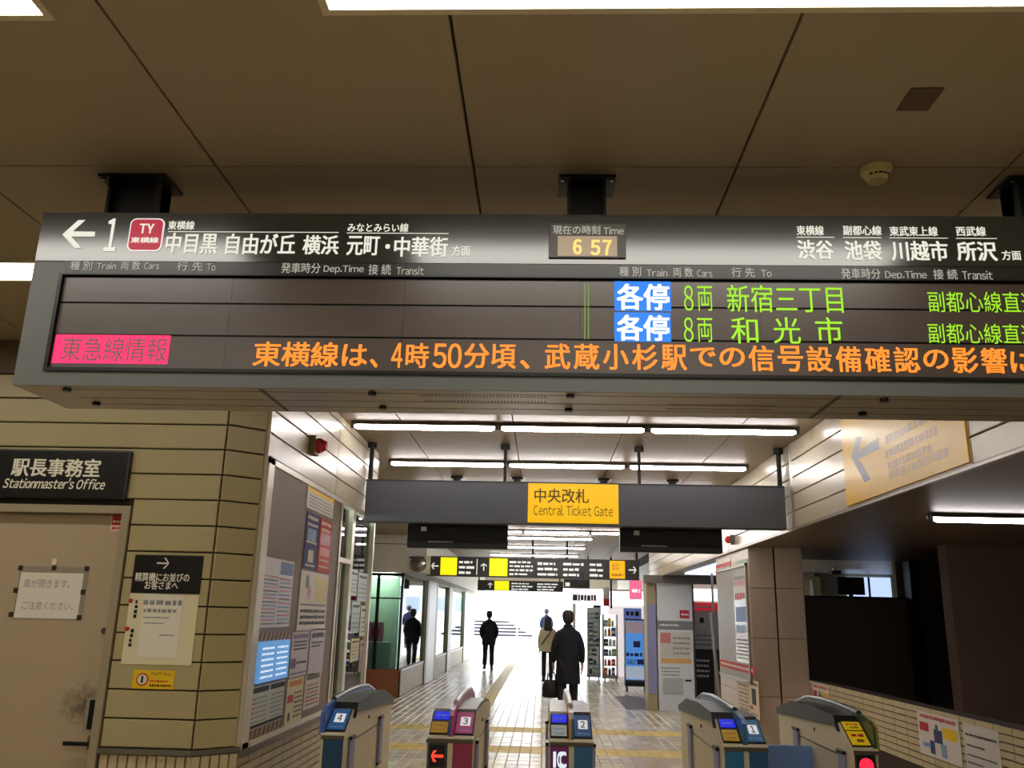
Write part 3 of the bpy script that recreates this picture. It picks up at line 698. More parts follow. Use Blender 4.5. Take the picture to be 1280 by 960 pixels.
def stripes(x0, x1, yt, yb, label):
    u0, v0, u1, v1 = pix((x0, yt, x1, yb), X=XL+.0115); b = MB(); prect(b, PL, u0, v0, u1, v1, .001, mat((168, 134, 96), .5, name='tape_tan'), .001)
    n = 8; w = (u1-u0)/n
    for k in range(n):
        ppoly(b, PL, [(u0+k*w, v0), (u0+k*w+w*.5, v0), (u0+k*w+w*.95, v1), (u0+k*w+w*.45, v1)], .003, BRN)
    b.build('hazard_tape', None, label=label, cat='tape')
stripes(322, 361, 790, 801, 'brown and tan striped tape above the blue-lit screen')
stripes(309, 352, 905, 921, 'brown and tan striped tape along the bottom of the notice board')
def p_scr(R, S, C):
    m = mat((225, 240, 255), .4, 0, .9, name='screen_glow_text')
    for k in range(6): S(.06, .1+k*.14, .45, .16+k*.14, m); S(.55, .1+k*.14, .93, .16+k*.14, m)
poster(320, 801, 357, 850, 'blue-lit information screen on the notice board between the striped tapes', p_scr, (96, 150, 205), name='information_screen', cat='screen', emit=.8, t=.02)
def p_blk(R, S, C):
    R(0, .84, .48, .97, C_INK); R(.52, .84, 1, .97, C_INK); R(0, .02, 1, .1, C_INK)
    for k in range(6): S(.04, .14+k*.11, .44, .18+k*.11, C_GREYINK); S(.56, .14+k*.11, .96, .18+k*.11, C_GREYINK); R(.0, .14+k*.11, .06, .18+k*.11, C_RED)
poster(314, 855, 353, 905, 'pale green sheet with two black headings under the blue-lit screen', p_blk, (206, 212, 196))
def p_pur(R, S, C):
    R(.05, .86, .95, .95, PURP)
    for k in range(3): S(.1, .6+k*.08, .9, .64+k*.08, C_INK)
    R(.02, .2, .3, .42, PURP); S(.35, .28, .95, .34, C_INK); S(.05, .06, .95, .1, PURP)
poster(363, 790, 384, 845, 'white sheet with a purple heading low on the notice board', p_pur, (224, 212, 214))
def p_let(R, S, C):
    S(.1, .8, .9, .92, C_INK); S(.1, .68, .9, .72, C_INK); S(.1, .6, .7, .64, C_INK)
poster(386, 786, 404, 842, 'white sheet with large black lettering beside the purple-headed sheet', p_let, (214, 208, 212))
def p_crm(R, S, C):
    R(.1, .84, .9, .95, ORG); R(.05, .5, .4, .66, C_RED); C(.2, .2, .03, BRN)
    for k in range(6): S(.45, .15+k*.1, .95, .2+k*.1, BRN)
poster(357, 848, 377, 905, 'cream leaflet with an orange heading at the foot of the notice board', p_crm, (232, 220, 176))
def p_crm2(R, S, C):
    R(.1, .84, .9, .95, BRN)
    for k in range(6): S(.1, .1+k*.11, .9, .15+k*.11, (BRN, C_RED)[k % 2])
poster(380, 842, 399, 884, 'smaller white leaflet with red and brown lines at lower right of the notice board', p_crm2, (228, 216, 198))
# office interior seen through the window: lit white room, counter, blinds
b = MB().box((-4.6, 5.3, 0), (-4.55, 8.56, H)); b.box((-4.6, 8.56, 0), (-2.0, 8.6, H)); b.box((-4.6, 5.25, 0), (-2.0, 5.3, H)); b.build('wall_inside_office', mat((228, 228, 218), .6, name='office_wall_paint'), kind='structure')
MB().cyl((XL-.10, 7.12, 2.475), (XL-.10, 8.42, 2.475), .012).build('blind_fill_tube', mat((255, 252, 245), .5, 0, 45, name='blind_fill_tube'), label='added fill-light tube along the top inside the ticket office window', cat='lamp')  # added fill light, brightens the front of the blind
t = thing('office_ceiling_light', (-3.0, 7.2, H), 'bright ceiling lamp inside the ticket office window', 'lamp')
MB().box((-2.9, 6.0, H-.03), (-2.3, 8.3, H-.001)).build('glow_panel', mat((255, 252, 245), .5, 0, 30, name='office_lamp'), parent=t)
b = MB(); 
for k in range(7):
    y0 = 7.13+k*.185; b.box((XL-.16, y0, .95), (XL-.155, y0+.17, 2.5))
bl = bpy.data.materials.new('blind_fabric'); bl.use_nodes = True; nt = bl.node_tree; nt.nodes.clear()
o_ = nt.nodes.new('ShaderNodeOutputMaterial'); mx = nt.nodes.new('ShaderNodeMixShader'); d_ = nt.nodes.new('ShaderNodeBsdfDiffuse'); t_ = nt.nodes.new('ShaderNodeBsdfTranslucent')
d_.inputs[0].default_value = (.85, .85, .8, 1); t_.inputs[0].default_value = (.9, .9, .85, 1); mx.inputs[0].default_value = .6
nt.links.new(d_.outputs[0], mx.inputs[1]); nt.links.new(t_.outputs[0], mx.inputs[2]); nt.links.new(mx.outputs[0], o_.inputs[0])
b.build('vertical_blind', bl, label='pale vertical blind behind the office window', cat='blind')
MB().box((XL-.022, 7.10, 2.06), (XL-.018, 7.50, 2.495)).build('window_pane_upper', GLASS, parent=bpy.data.objects['window_1'])
MB().box((XL-.022, 7.10, .93), (XL-.018, 7.50, 2.02)).build('window_pane_lower', GLASS, parent=bpy.data.objects['window_1'])
MB().box((XL-.022, 7.60, .90), (XL-.018, 8.45, 2.495)).build('window_pane_side', GLASS, parent=bpy.data.objects['window_1'])
b = MB(); b.box((XL-.30, 7.12, .862), (XL+.12, 8.5, .90), bev=.008); b.build('service_counter', mat((226, 224, 196), .35, name='counter_top'), label='pale service counter at the ticket office window behind the leftmost gate', cat='counter')
# papers taped inside the side pane
pin = pxl(XL-.0165)
k = 0
for (x0, y0, x1, y1, c) in ((438, 712, 446, 745, (214, 222, 214)), (447, 716, 458, 752, (205, 214, 210)), (439, 752, 449, 790, (196, 206, 200)), (450, 757, 460, 795, (222, 226, 214)), (438, 798, 448, 826, (220, 212, 160)), (449, 800, 459, 838, (200, 170, 190))):
    def pf(R, S, C, k=k):
        S(.1, .8, .9, .9, C_INK)
        for j in range(4): S(.1, .12+j*.15, .9, .18+j*.15, (C_GREYINK, LBL, GRN)[(k+j) % 3])
    poster(x0, y0, x1, y1, ('pale sheet high in the side pane, left', 'pale sheet high in the side pane, right', 'grey-green sheet in the middle of the side pane, left', 'cream sheet in the middle of the side pane, right', 'yellowish leaflet low in the side pane', 'lilac leaflet low in the side pane')[k], pf, c, name='window_notice', X=XL-.0165, plane=pin, cat='notice'); k += 1
# fire alarm lamp
t = thing('fire_alarm_lamp', (XL, 6.04, 2.70), 'red fire alarm lamp on a bracket high on the left wall', 'alarm lamp')
MB().box((XL, 5.98, 2.715), (XL+.045, 6.11, 2.85), bev=.006).build('lamp_bracket', mat((130, 118, 84), .5, name='bracket_paint'), parent=t)
b = MB(); b.cyl((XL+.045, 6.045, 2.782), (XL+.075, 6.045, 2.782), .056, n=20).cyl((XL+.075, 6.045, 2.782), (XL+.115, 6.045, 2.782), .05, r2=.03, n=20); b.build('lamp_lens', mat((205, 40, 48), .25, name='red_lens'), parent=t)

# ---------------------------------------------------------------- ticket gate sign
CY = 7.95
t = thing('gate_sign', (.26, CY, 2.44), 'long dark grey hanging sign with a yellow ticket gate panel', 'hanging sign')
GS = mat((78, 79, 86), .45, noise=.03, name='gate_sign_paint', spec=.6)
MB().box((-1.685, CY, 2.437), (2.215, CY+.12, 2.838), bev=.005).build('sign_box', GS, parent=t)
MB().box((-1.68, CY-.006, 2.822), (2.21, CY, 2.832)).build('upper_rail', mat((40, 40, 42), .5, name='rail_dark'), parent=t)
MB().box((-1.68, CY-.006, 2.445), (2.21, CY, 2.453)).build('lower_rail', mat((90, 90, 92), .4, name='rail_grey'), parent=t)
u0, v0, u1, v1 = pix((660, 605, 773, 654), Y=CY)
yp = MB().box((u0, CY-.012, v0), (u1, CY, v1)).build('yellow_panel', mat((255, 196, 0), .5, 0, .75, name='lit_yellow'), parent=t)
b = MB(); pp = py_(CY-.012); br = mat((86, 66, 10), .6, name='sign_brown_ink')
ptext(b, pp, '中央改札', *pix((668, 611, 736, 629), Y=CY), .002, br, .012); ptext(b, pp, 'Central Ticket Gate', *pix((667, 632, 766, 645), Y=CY), .002, br, -.002)
b.build('lettering', br, parent=yp)
for x in (-1.66, -.38, .885, 2.19):
    q = MB().cyl((x, CY+.06, 2.83), (x, CY+.06, H-.003), .016 if abs(x) < 1.5 else .022, n=10).cyl((x, CY+.06, H-.05), (x, CY+.06, H-.003), .045, n=14)
    q.build('hanging_rod', C_DARK, parent=t)
# monitors below the sign (backs)
for k, (x0, x1) in enumerate(((-1.30, -.345), (.71, 1.665))):
    t = thing('hanging_monitor', ((x0+x1)/2, CY+.2, 2.2), ('left', 'right')[k]+' black monitor back hanging under the dark gate sign', 'monitor', 'monitors under the gate sign')
    z0, z1 = 2.225, 2.42; y0 = CY+.20
    MB().box((x0, y0, z0), (x1, y0+.10, z1+.25), bev=.008).build('monitor_case', mat((16, 16, 18), .45, name='monitor_black'), parent=t)
    MB().box((x0+.06, y0-.02, z0+.07), (x1-.12, y0, z0+.085)).build('cable_rail', C_BLACK, parent=t)
    MB().box((x0+.20, y0-.012, z0+.05), (x0+.44, y0, z0+.062)).build('steel_bar', C_STEEL, parent=t)
    MB().box((x0+.13, y0-.02, z1-.04), (x0+.18, y0, z1)).build('white_plug', C_WHITE, parent=t)
    b = MB().box(((x0+x1)/2-.12, y0-.03, z1-.03), ((x0+x1)/2+.12, y0, z1+.02)); b.build('mount_bracket', C_BLACK, parent=t)
    MB().box(((x0+x1)/2-.1, CY+.121, z1+.05), ((x0+x1)/2+.1, y0, z1+.2)).build('mount_arm', C_DARK, parent=t)

# ---------------------------------------------------------------- yellow sign on right beam
P_R = pxr(XR)
t = thing('wall_sign', (XR, 5.4, 2.45), 'large yellow wall sign with a grey arrow on the right beam', 'sign')
b = MB(); y0, y1 = 4.50, 6.365; prect(b, P_R, -y1, 2.452, -y0, 3.09, .0, mat((252, 200, 34), .34, name='yellow_sign_face', spec=.3), .012); b.build('sign_face', None, parent=t)
b = MB(); pr_ = pxr(XR-.012); ga = mat((112, 104, 110), .4, name='grey_arrow_print')
def pr2(px, py): q = at(px, py, X=XR-.012); return (-q.y, q.z)
ppoly(b, pr_, [pr2(1068, 568), pr2(1098, 547), pr2(1099, 561), pr2(1072, 575)], .001, ga)
ppoly(b, pr_, [pr2(1064.5, 572), pr2(1071, 568), pr2(1088, 599), pr2(1081, 603)], .0012, ga); ppoly(b, pr_, [pr2(1064.5, 572), pr2(1070, 546), pr2(1077, 546), pr2(1072, 574)], .0014, ga)
b.build('arrow_print', ga, parent=t)
b = MB(); gi = mat((206, 160, 70), .4, name='faint_print')
for k, (x0, x1, ya) in enumerate(((1107, 1158, 545), (1107, 1172, 563), (1110, 1165, 578), (1112, 1186, 589))):
    a = at(x0, ya+5, X=XR-.012); c = at(x1, ya+5-(x1-x0)*.32, X=XR-.012); z = a.z
    scribble(b, pr_, -a.y, z-.03, -c.y, z+.028, .001, gi)
b.build('faint_lettering', gi, parent=t, kind='stuff')
t = thing('alarm_beacon', (XR, 10.27, 2.50), 'small red beacon with a chrome ring on the right beam by the pillar', 'alarm lamp')
MB().cyl((XR, 10.27, 2.545), (XR-.05, 10.27, 2.545), .06, n=18).build('beacon_ring', C_STEEL, parent=t)
MB().ball((XR-.06, 10.27, 2.545), .045, n=14).build('beacon_lens', mat((230, 70, 60), .2, name='beacon_red'), parent=t)

# ---------------------------------------------------------------- right pillar
PX0, PX1, PY0, PY1 = 2.262, 2.85, 9.72, 11.55
pil = MB().box((PX0+.012, PY0+.012, 0), (PX1-.012, PY1-.012, ZS-.004)); pil = pil.build('wall_pillar', C_JOINT, kind='structure')
CP = mat((204, 182, 162), .35, noise=.05, nscale=3, name='pillar_panel_paint')
zp = [0, .85, 1.45, 1.98, 2.425]
for z0, z1 in zip(zp, zp[1:]):
    for x0, x1 in ((PX0, 2.535), (2.55, PX1)):
        b = MB(); panel(b, (x0+.002, PY0+.012), (x1-.002, PY0+.012), z0+.002, z1-.002, (0, -1), .012); b.build('pillar_panel', CP, parent=pil)
    for y0, y1 in ((PY0, 10.63), (10.63, PY1)):
        b = MB(); panel(b, (PX0+.012, y0+.002), (PX0+.012, y1-.002), z0+.002, z1-.002, (-1, 0), .012); b.build('pillar_panel', CP, parent=pil)
b = MB(); panel(b, (PX1-.012, PY0+.01), (PX1-.012, PY1), 0, 2.42, (1, 0), .012); b.build('pillar_panel', CP, parent=pil)
PP = pxr(PX0)
b = MB(); prect(b, PP, -11.45, 1.0, -9.80, 2.22, .0, mat((150, 140, 124), .4, name='case_backing'), .012); prect(b, PP, -9.82, .98, -9.78, 2.25, .0, C_ALU, .03); prect(b, PP, -11.47, 2.22, -9.78, 2.25, .0, C_ALU, .03); prect(b, PP, -11.47, .97, -9.78, 1.0, 0, C_ALU, .03)
b.build('poster_case', None, parent=pil)
PPc = pxr(PX0-.012)
def p_long(R, S, C):
    S(.1, .93, .9, .97, C_GREYINK); S(.1, .86, .9, .91, PINK); R(.1, .45, .9, .62, mat((80, 100, 160), .4, name='blue_block')); S(.1, .7, .9, .78, C_RED); S(.1, .32, .9, .42, LBL)
    for k in range(6): S(.1, .04+k*.04, .9, .06+k*.04, C_GREYINK)
poster(919, 716, 935, 828, 'tall white and blue poster in the case on the pillar side', p_long, (228, 222, 224), X=PX0-.012, plane=PPc, rough=.15)
def p_strip(R, S, C): S(.05, .3, .95, .7, C_PAPER)
poster(900, 829, 944, 838, 'red strip along the foot of the pillar poster case', p_strip, (210, 60, 70), name='red_banner', X=PX0-.012, plane=PPc, cat='banner')
poster(895, 704, 914, 719, 'red strip sign near the top of the pillar side', p_strip, (214, 84, 70), name='red_banner', X=PX0, plane=PP, cat='banner')
poster(918, 700, 935, 710, 'small pale green plate near the top of the pillar side', p_strip, (170, 200, 170), name='green_plate', X=PX0, plane=PP, cat='sign')
def p_n1(R, S, C):
    for k in range(8): S(.05, .06+k*.11, .95, .1+k*.11, (C_GREYINK, C_INK)[k % 2])
poster(924, 850, 936, 894, 'cream handbill low on the pillar side, left of the one with a figure', p_n1, (230, 214, 186), X=PX0, plane=PP, name='handbill')
def p_n2(R, S, C):
    S(.1, .86, .9, .94, C_INK); R(.3, .35, .75, .78, C_INK); R(.1, .2, .4, .3, C_RED); S(.1, .06, .9, .12, C_GREYINK)
poster(937, 851, 949, 897, 'cream handbill with a dark figure low on the pillar side', p_n2, (232, 212, 180), X=PX0, plane=PP, name='handbill')

# ---------------------------------------------------------------- tiled parapet
XP = 2.84
pa = MB(); pa.box((XP+.01, -2, 0), (XP+.16, PY0+.1, 1.03)); par = pa.build('wall_parapet', C_JOINT, kind='structure')
tile_run(par, (XP+.01, PY0), (0, -1), (-1, 0), .60, 1.032, 5.75, .227, .048, C_TILE)
b = MB()
for z in [1.032-.048*k for k in range(9)]:
    for y in [PY0-5.9-.227*k for k in range(10)]: b.box((XP, y, z-.0455), (XP+.012, y+.222, z-.0025))
b.build('tile_field', C_TILE, parent=par, kind='stuff')
PT = pxr(XP)
def p_run(R, S, C):
    S(.08, .86, .95, .95, C_RED); R(.05, .56, .28, .76, C_RED); R(.62, .5, .95, .76, C_YEL); 
    C(.48, .7, .025, mat((50, 110, 130), .5, name='teal')); R(.4, .36, .6, .66, NAVY); R(.28, .08, .4, .38, NAVY); R(.55, .08, .68, .36, LBL); R(.1, .2, .3, .3, LBL)
def par_sheet(y0, y1, z0, z1, label, paint, base, tilt=0):
    b = MB(); 
    u0, u1 = -y0, -y1
    prect(b, PT, u0, z0, u1, z1, .001, mat(base, .5, name='sheet'), .002)
    def R(a, c, d, e, m, n=.0008): prect(b, PT, u0+(u1-u0)*a, z0+(z1-z0)*c, u0+(u1-u0)*d, z0+(z1-z0)*e, .003+n, m)
    def S(a, c, d, e, m, n=.0012): scribble(b, PT, u0+(u1-u0)*a, z0+(z1-z0)*c, u0+(u1-u0)*d, z0+(z1-z0)*e, .003+n, m)
    def C(a, c, r, m, n=.0014): cu, cv = u0+(u1-u0)*a, z0+(z1-z0)*c; ppoly(b, PT, [(cu+r*math.cos(k*PI/8), cv+r*math.sin(k*PI/8)) for k in range(16)], .003+n, m)
    paint(R, S, C); return b.build('handbill', None, label=label, cat='poster')
def p_txt(R, S, C):
    S(.06, .74, .94, .80, C_INK); S(.06, .52, .6, .57, C_INK); S(.06, .32, .9, .36, C_INK); S(.06, .16, .5, .2, C_INK)
par_sheet(7.00, 6.33, .70, 1.0, 'white handbill with a running figure on the tiled parapet, left of the text sheet', p_run, (232, 222, 214))
par_sheet(6.27, 5.80, .70, .995, 'white text-only sheet on the tiled parapet beside the figure handbill', p_txt, (226, 218, 212))
par_sheet(9.60, 9.10, .72, 1.015, 'white handbill with a figure at the pillar end of the tiled parapet', p_run, (232, 224, 216))

# ---------------------------------------------------------------- dark side area
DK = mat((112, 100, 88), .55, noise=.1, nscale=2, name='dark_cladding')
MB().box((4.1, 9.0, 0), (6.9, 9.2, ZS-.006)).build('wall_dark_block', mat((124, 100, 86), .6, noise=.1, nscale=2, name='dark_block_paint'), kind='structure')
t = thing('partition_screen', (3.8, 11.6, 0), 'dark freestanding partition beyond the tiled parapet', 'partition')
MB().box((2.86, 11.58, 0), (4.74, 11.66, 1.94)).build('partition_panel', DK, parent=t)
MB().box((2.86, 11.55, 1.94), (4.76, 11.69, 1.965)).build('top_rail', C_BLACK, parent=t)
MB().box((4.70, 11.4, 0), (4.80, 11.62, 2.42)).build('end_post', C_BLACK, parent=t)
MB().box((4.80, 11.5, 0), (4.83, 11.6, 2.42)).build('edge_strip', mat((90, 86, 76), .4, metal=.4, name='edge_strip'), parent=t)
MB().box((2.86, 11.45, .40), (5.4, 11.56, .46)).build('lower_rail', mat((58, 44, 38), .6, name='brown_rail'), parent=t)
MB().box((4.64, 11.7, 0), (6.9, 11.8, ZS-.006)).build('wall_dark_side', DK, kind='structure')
MB().box((4.55, 14.9, 0), (6.9, 15.0, ZS)).build('wall_side_rear', mat((150, 146, 120), .6, name='side_rear_wall'), kind='structure')
MB().box((2.84, 14.9, 0), (2.86, 15, ZS)).build('wall_side_stub', DK, kind='structure')
b = MB().box((3.9, 14.6, 0), (4.55, 14.9, 2.36)); b.build('locker', mat((196, 190, 150), .5, name='locker_paint'), label='cream cabinet standing behind the dark partition', cat='cabinet')
b = MB().box((4.18, 14.52, .1), (4.2, 14.6, 2.3)).box((4.38, 14.52, .1), (4.41, 14.6, 2.3)); b.build('pipe_pair', C_WHITE, label='pair of thin white pipes on the cream cabinet', cat='pipe')
t = thing('desk_monitor', (4.8, 13.9, 1.98), 'black monitor seen above the dark partition', 'monitor')
MB().box((4.60, 13.9, 2.06), (5.02, 13.98, 2.33), bev=.01).build('monitor_case', C_BLACK, parent=t)
MB().box((4.78, 13.93, 1.2), (4.84, 13.96, 2.07)).build('monitor_stand', C_BLACK, parent=t)
MB().box((4.6, 13.8, 1.16), (5.05, 14.1, 1.2)).box((4.6, 13.8, 0), (4.65, 14.1, 1.16)).box((5.0, 13.8, 0), (5.05, 14.1, 1.16)).build('monitor_desk', C_DARK, parent=t)
t = thing('lit_window', (5.4, 14.88, 2.0), 'pale blue lit window seen over the dark partition', 'window')
MB().box((5.08, 14.86, 1.6), (5.8, 14.895, 2.38)).build('window_light', mat((185, 205, 240), .5, 0, 1.2, name='window_daylight'), parent=t)
MB().box((5.42, 14.84, 1.6), (5.45, 14.86, 2.38)).build('window_bar', C_DARK, parent=t)
t = thing('security_camera', (4.33, 13.2, 2.3), 'small ceiling camera above the dark partition', 'camera')
MB().cyl((4.33, 13.2, 2.38), (4.33, 13.2, ZS-.002), .02).build('camera_mount', C_WHITE, parent=t)
MB().cyl((4.27, 13.15, 2.35), (4.42, 13.2, 2.36), .03).build('camera_body', C_BLACK, parent=t)
t = thing('side_glow', (3.6, 13.8, ZS), 'added glowing panel for the bluish light on the side ceiling behind the pillar', 'lamp')
MB().box((2.5, 12.4, ZS-.03), (3.4, 15.6, ZS-.002)).build('glow_panel', mat((200, 220, 255), .5, 0, 2.2, name='side_glow_panel'), parent=t)  # added panel; its glow stands in for bluish light on the soffit

# ---------------------------------------------------------------- ticket gates
BODY = mat((222, 208, 176), .42, metal=0, noise=.03, name='gate_side_metal'); LAV = mat((158, 156, 188), .5, name='lavender_pad')
FIN = [(5.292, .93), (5.30, 1.05), (5.36, 1.078), (5.55, 1.098), (5.9, 1.113), (6.25, 1.116), (6.6, 1.098), (6.86, 1.04), (6.90, .99)]
EDGE = [(5.292, .925), (5.32, .945), (5.50, 1.048), (5.9, 1.046), (6.4, 1.03), (6.88, .985)]
def gate(xc, halves, label, finL, finR, w=.125, deck=((40, 40, 38), (40, 40, 38)), body_side=0):
    t = thing('ticket_gate', (xc, 6.1, 0), label, 'ticket gate', 'ticket gates')
    sides = [h['side'] for h in halves]
    x0 = xc-(w if -1 in sides else 0); x1 = xc+(w if 1 in sides else 0)
    prof = [(5.292, 0)]+EDGE+[(6.88, 0)]
    MB().prism_x(prof, x0, x1, BODY).build('gate_body', BODY, parent=t)
    MB().box((x0-.002, 5.283, .926), (x1+.002, 5.31, .938), bev=.002).build('front_lip', mat((235, 228, 210), .3, metal=.2, name='lip_metal'), parent=t)
    MB().box((x0, 5.284, .906), (x1, 5.293, .925)).build('front_band', mat((96, 88, 70), .4, metal=.3, name='front_band'), parent=t)
    # fin (two coloured skins)
    fp = FIN+[(6.90, .93)]
    MB().prism_x(fp, xc-.014, xc, None).build('divider_fin', mat(finL, .3, name='fin_paint'), parent=t)
    MB().prism_x(fp, xc, xc+.014, None).build('divider_fin', mat(finR, .3, name='fin_paint'), parent=t)
    b = MB(); b.tube([(xc, y, z+.003) for y, z in FIN[3:]], .017, n=10); b.build('fin_cap', mat((52, 56, 54), .35, name='fin_cap_dark') if any(q.get('hood') for q in halves) else mat((200, 190, 185), .3, name='fin_cap_pale'), parent=t)
    S0 = Vector((0, 5.315, .942)); S1 = Vector((0, 5.50, 1.05)); sv = (S1-S0).normalized(); sn = Vector((0, -sv.z, sv.y)); L = (S1-S0).length
    for h, dk in zip(halves, deck):
        s = h['side']; xa, xb = (xc-w+.003, xc-.015) if s < 0 else (xc+.015, xc+w-.003)
        pn = Plane((xa, S0.y, S0.z), (1, 0, 0), sv, sn); ww = xb-xa
        # deck cover behind panel
        dp = [(5.52, 1.05), (5.9, 1.052), (6.4, 1.038), (6.87, .992), (6.87, 1.002), (6.4, 1.056), (5.9, 1.074), (5.54, 1.066)]
        dcm = mat(dk, .4, name='deck_cover')
        ov = .02 if h.get('hood') else 0
        MB().prism_x(dp if not ov else [(5.50, 1.0), (5.56, 1.03), (5.9, 1.01), (6.4, .99), (6.87, .965), (6.89, 1.0), (6.5, 1.082), (6.0, 1.10), (5.56, 1.085)], xa-(ov if s < 0 else 0), xb+(ov if s > 0 else 0), None).build('deck_cover', dcm, parent=t)
        MB().box((xa, 5.286, .0), (xb, 5.294, .904)).build('front_panel', mat(h['front'], .35, name='front_panel_paint'), parent=t)
        if h['type'] == 'number':
            b = MB(); prect(b, pn, 0, 0, ww, L, 0, C_BLACK, .006); b.build('number_bezel', None, parent=t)
            b = MB(); c = mat(h['col'], .4, 0, .25, name='number_panel'); prect(b, pn, .006, .012, ww-.008, L-.01, .006, c, .003)
            prect(b, pn, ww*.26, L*.36, ww*.78, L*.74, .0095, mat((246, 246, 248), .4, 0, .6, name='number_plate_glow')); ptext(b, pn, h['n'], ww*.40, L*.41, ww*.64, L*.69, .0105, C_INK, .02)  # plate glows by itself: light put into its white so it doesn't turn grey
            scribble(b, pn, ww*.2, L*.14, ww*.85, L*.2, .0095, LBL); b.build('number_panel', None, parent=t)
        elif h['type'] == 'labels':
            b = MB(); prect(b, pn, 0, 0, ww, L*1.05, 0, C_BLACK, .006); b.build('label_bezel', None, parent=t)
            for (q0, q1) in ((.04, .60), (.66, 1.0)):
                b = MB(); prect(b, pn, ww*.04, L*q0, ww*.92, L*q1, .006, mat(h['pad'], .4, 0, .3, name='yellow_label'), .003); scribble(b, pn, ww*.2, L*(q0+(q1-q0)*.55), ww*.8, L*(q0+(q1-q0)*.8), .0095, C_RED); scribble(b, pn, ww*.35, L*(q0+(q1-q0)*.15), ww*.8, L*(q0+(q1-q0)*.4), .0095, INK2); b.build('warning_label', None, parent=t)
        else:
            b = MB(); prect(b, pn, 0, 0, ww, L, 0, C_BLACK, .006); b.build('reader_bezel', None, parent=t)
            b = MB(); prect(b, pn, ww*.1, L*.62, ww*.92, L*.96, .006, mat((30, 40, 215), .3, 0, .9, name='gate_screen'), .003); scribble(b, pn, ww*.25, L*.76, ww*.75, L*.82, .0095, LBL); b.build('gate_screen', None, parent=t)
            b = MB(); cc = mat(h['pad'], .4, 0, .2, name='card_reader'); prect(b, pn, ww*.06, L*.06, ww*.9, L*.5, .006, cc, .004)
            scribble(b, pn, ww*.15, L*.30, ww*.8, L*.38, .0105, h['inkm']); scribble(b, pn, ww*.15, L*.12, ww*.8, L*.2, .0105, h['inkm']); b.build('card_reader', None, parent=t)
        pf = py_(5.286)
        if h.get('mark') == 'arrow':
            MB().box((xa+.012, 5.28, .775), (xb-.012, 5.287, .892)).build('arrow_lamp_box', C_BLACK, parent=t)
            b = MB(); arrow(b, py_(5.28), (xa+xb)/2, .833, .036, PI, .001, mat((255, 70, 50), .4, 0, 1.1, name='red_lamp'), .22); b.build('arrow_lamp', None, parent=t)
        if h.get('mark') == 'ic':
            b = MB(); prect(b, pf, xa+.004, .74, xb-.003, .898, .001, mat((130, 44, 120), .4, name='purple_plate'), .002); icm = mat((230, 245, 255), .4, 0, .9, name='ic_letters'); prect(b, py_(5.283), xa+.018, .79, xa+.034, .875, .001, icm); ptext(b, py_(5.283), 'C', xa+.040, .788, xb-.012, .877, .001, icm, .07); b.build('card_mark', None, parent=t)
        if h.get('mark') == 'red':
            b = MB(); b.box((xa+.01, 5.278, .80), (xb-.01, 5.287, .90), C_BLACK, bev=.003); b.cyl((( xa+xb)/2, 5.272, .85), ((xa+xb)/2, 5.279, .85), .040, mat((255, 40, 70), .3, 0, 1.2, name='stop_lamp'), 18); b.build('stop_lamp', None, parent=t)
        # retracted flap pads on the lane side
        xe = x0-.004 if s < 0 else x1+.004; xo = xe-.016 if s < 0 else xe+.016
        for (y0, y1, za, zb_) in ((5.42, 5.52, .5, .885), (6.36, 6.46, .62, .90)):
            fl = MB().box((xe, y0, za), (xo, y1, zb_), bev=.004).build('flap_pad', LAV, parent=t)
            MB().box((xe, y0-.01, zb_), (xo*1.0+(-.004 if s < 0 else .004), y1+.01, zb_+.02), bev=.004).box((xe, y0-.01, za-.02), (xo, y1+.01, za)).build('pad_end_cap', C_BLACK, parent=fl)
        b = MB(); b.box((xe+(.0045 if s < 0 else -.0045), 5.52, .868), (xe+(-.0005 if s < 0 else .0005), 6.36, .874)); b.build('side_seam', C_BLACK, parent=t)
        MB().cyl((xe+.003*s*-1, 6.0, .955), (xe+.003*s, 6.0, .955), .011, n=10).build('side_sensor', C_BLACK, parent=t)
    return t
BLU = (52, 120, 176); INK2 = mat((150, 96, 10), .5, name='amber_ink')
gate(-.529, [dict(side=-1, type='reader', pad=(236, 178, 20), inkm=INK2, front=(64, 70, 70), mark='arrow'), dict(side=1, type='number', n='3', col=(206, 84, 140), front=(160, 50, 84))], 'ticket gate with pink number 3 panel and red arrow', (48, 96, 160), (190, 60, 116), w=.132, deck=((150, 150, 140), (110, 112, 104)))
gate(.170, [dict(side=-1, type='reader', pad=(226, 230, 220), inkm=LBL, front=(96, 52, 92), mark='ic'), dict(side=1, type='number', n='2', col=(56, 104, 160), front=(48, 104, 152))], 'ticket gate with blue number 2 panel and IC mark', (206, 140, 40), (52, 104, 160), deck=((168, 172, 158), (66, 56, 50)))
gate(1.165, [dict(side=-1, type='reader', pad=(240, 184, 20), inkm=INK2, front=(40, 116, 164), hood=1), dict(side=1, type='number', n='1', col=(60, 122, 172), front=(34, 92, 140))], 'ticket gate with blue number 1 panel left of the tiled parapet', (60, 110, 150), (70, 116, 160), deck=((34, 34, 30), (34, 34, 30)))
gate(-1.285, [dict(side=1, type='number', n='4', col=(46, 116, 184), front=(22, 72, 108), hood=1)], 'leftmost ticket gate with blue number 4 panel beside the notice board', (96, 112, 190), (60, 104, 170), w=.135, deck=((26, 25, 24),))
gate(1.905, [dict(side=-1, type='labels', pad=(250, 206, 20), inkm=C_RED, front=(60, 60, 62), mark='red', hood=1)], 'rightmost ticket gate with yellow labels and red lamp against the parapet', (60, 80, 60), (150, 150, 60), w=.135, deck=((28, 30, 26),))
b = MB().box((1.295, 6.05, .50), (1.765, 6.08, .845), bev=.01); b.build('gate_flap', mat((120, 156, 226), .5, name='blue_flap'), label='closed blue flap between the two right-hand ticket gates', cat='gate flap')

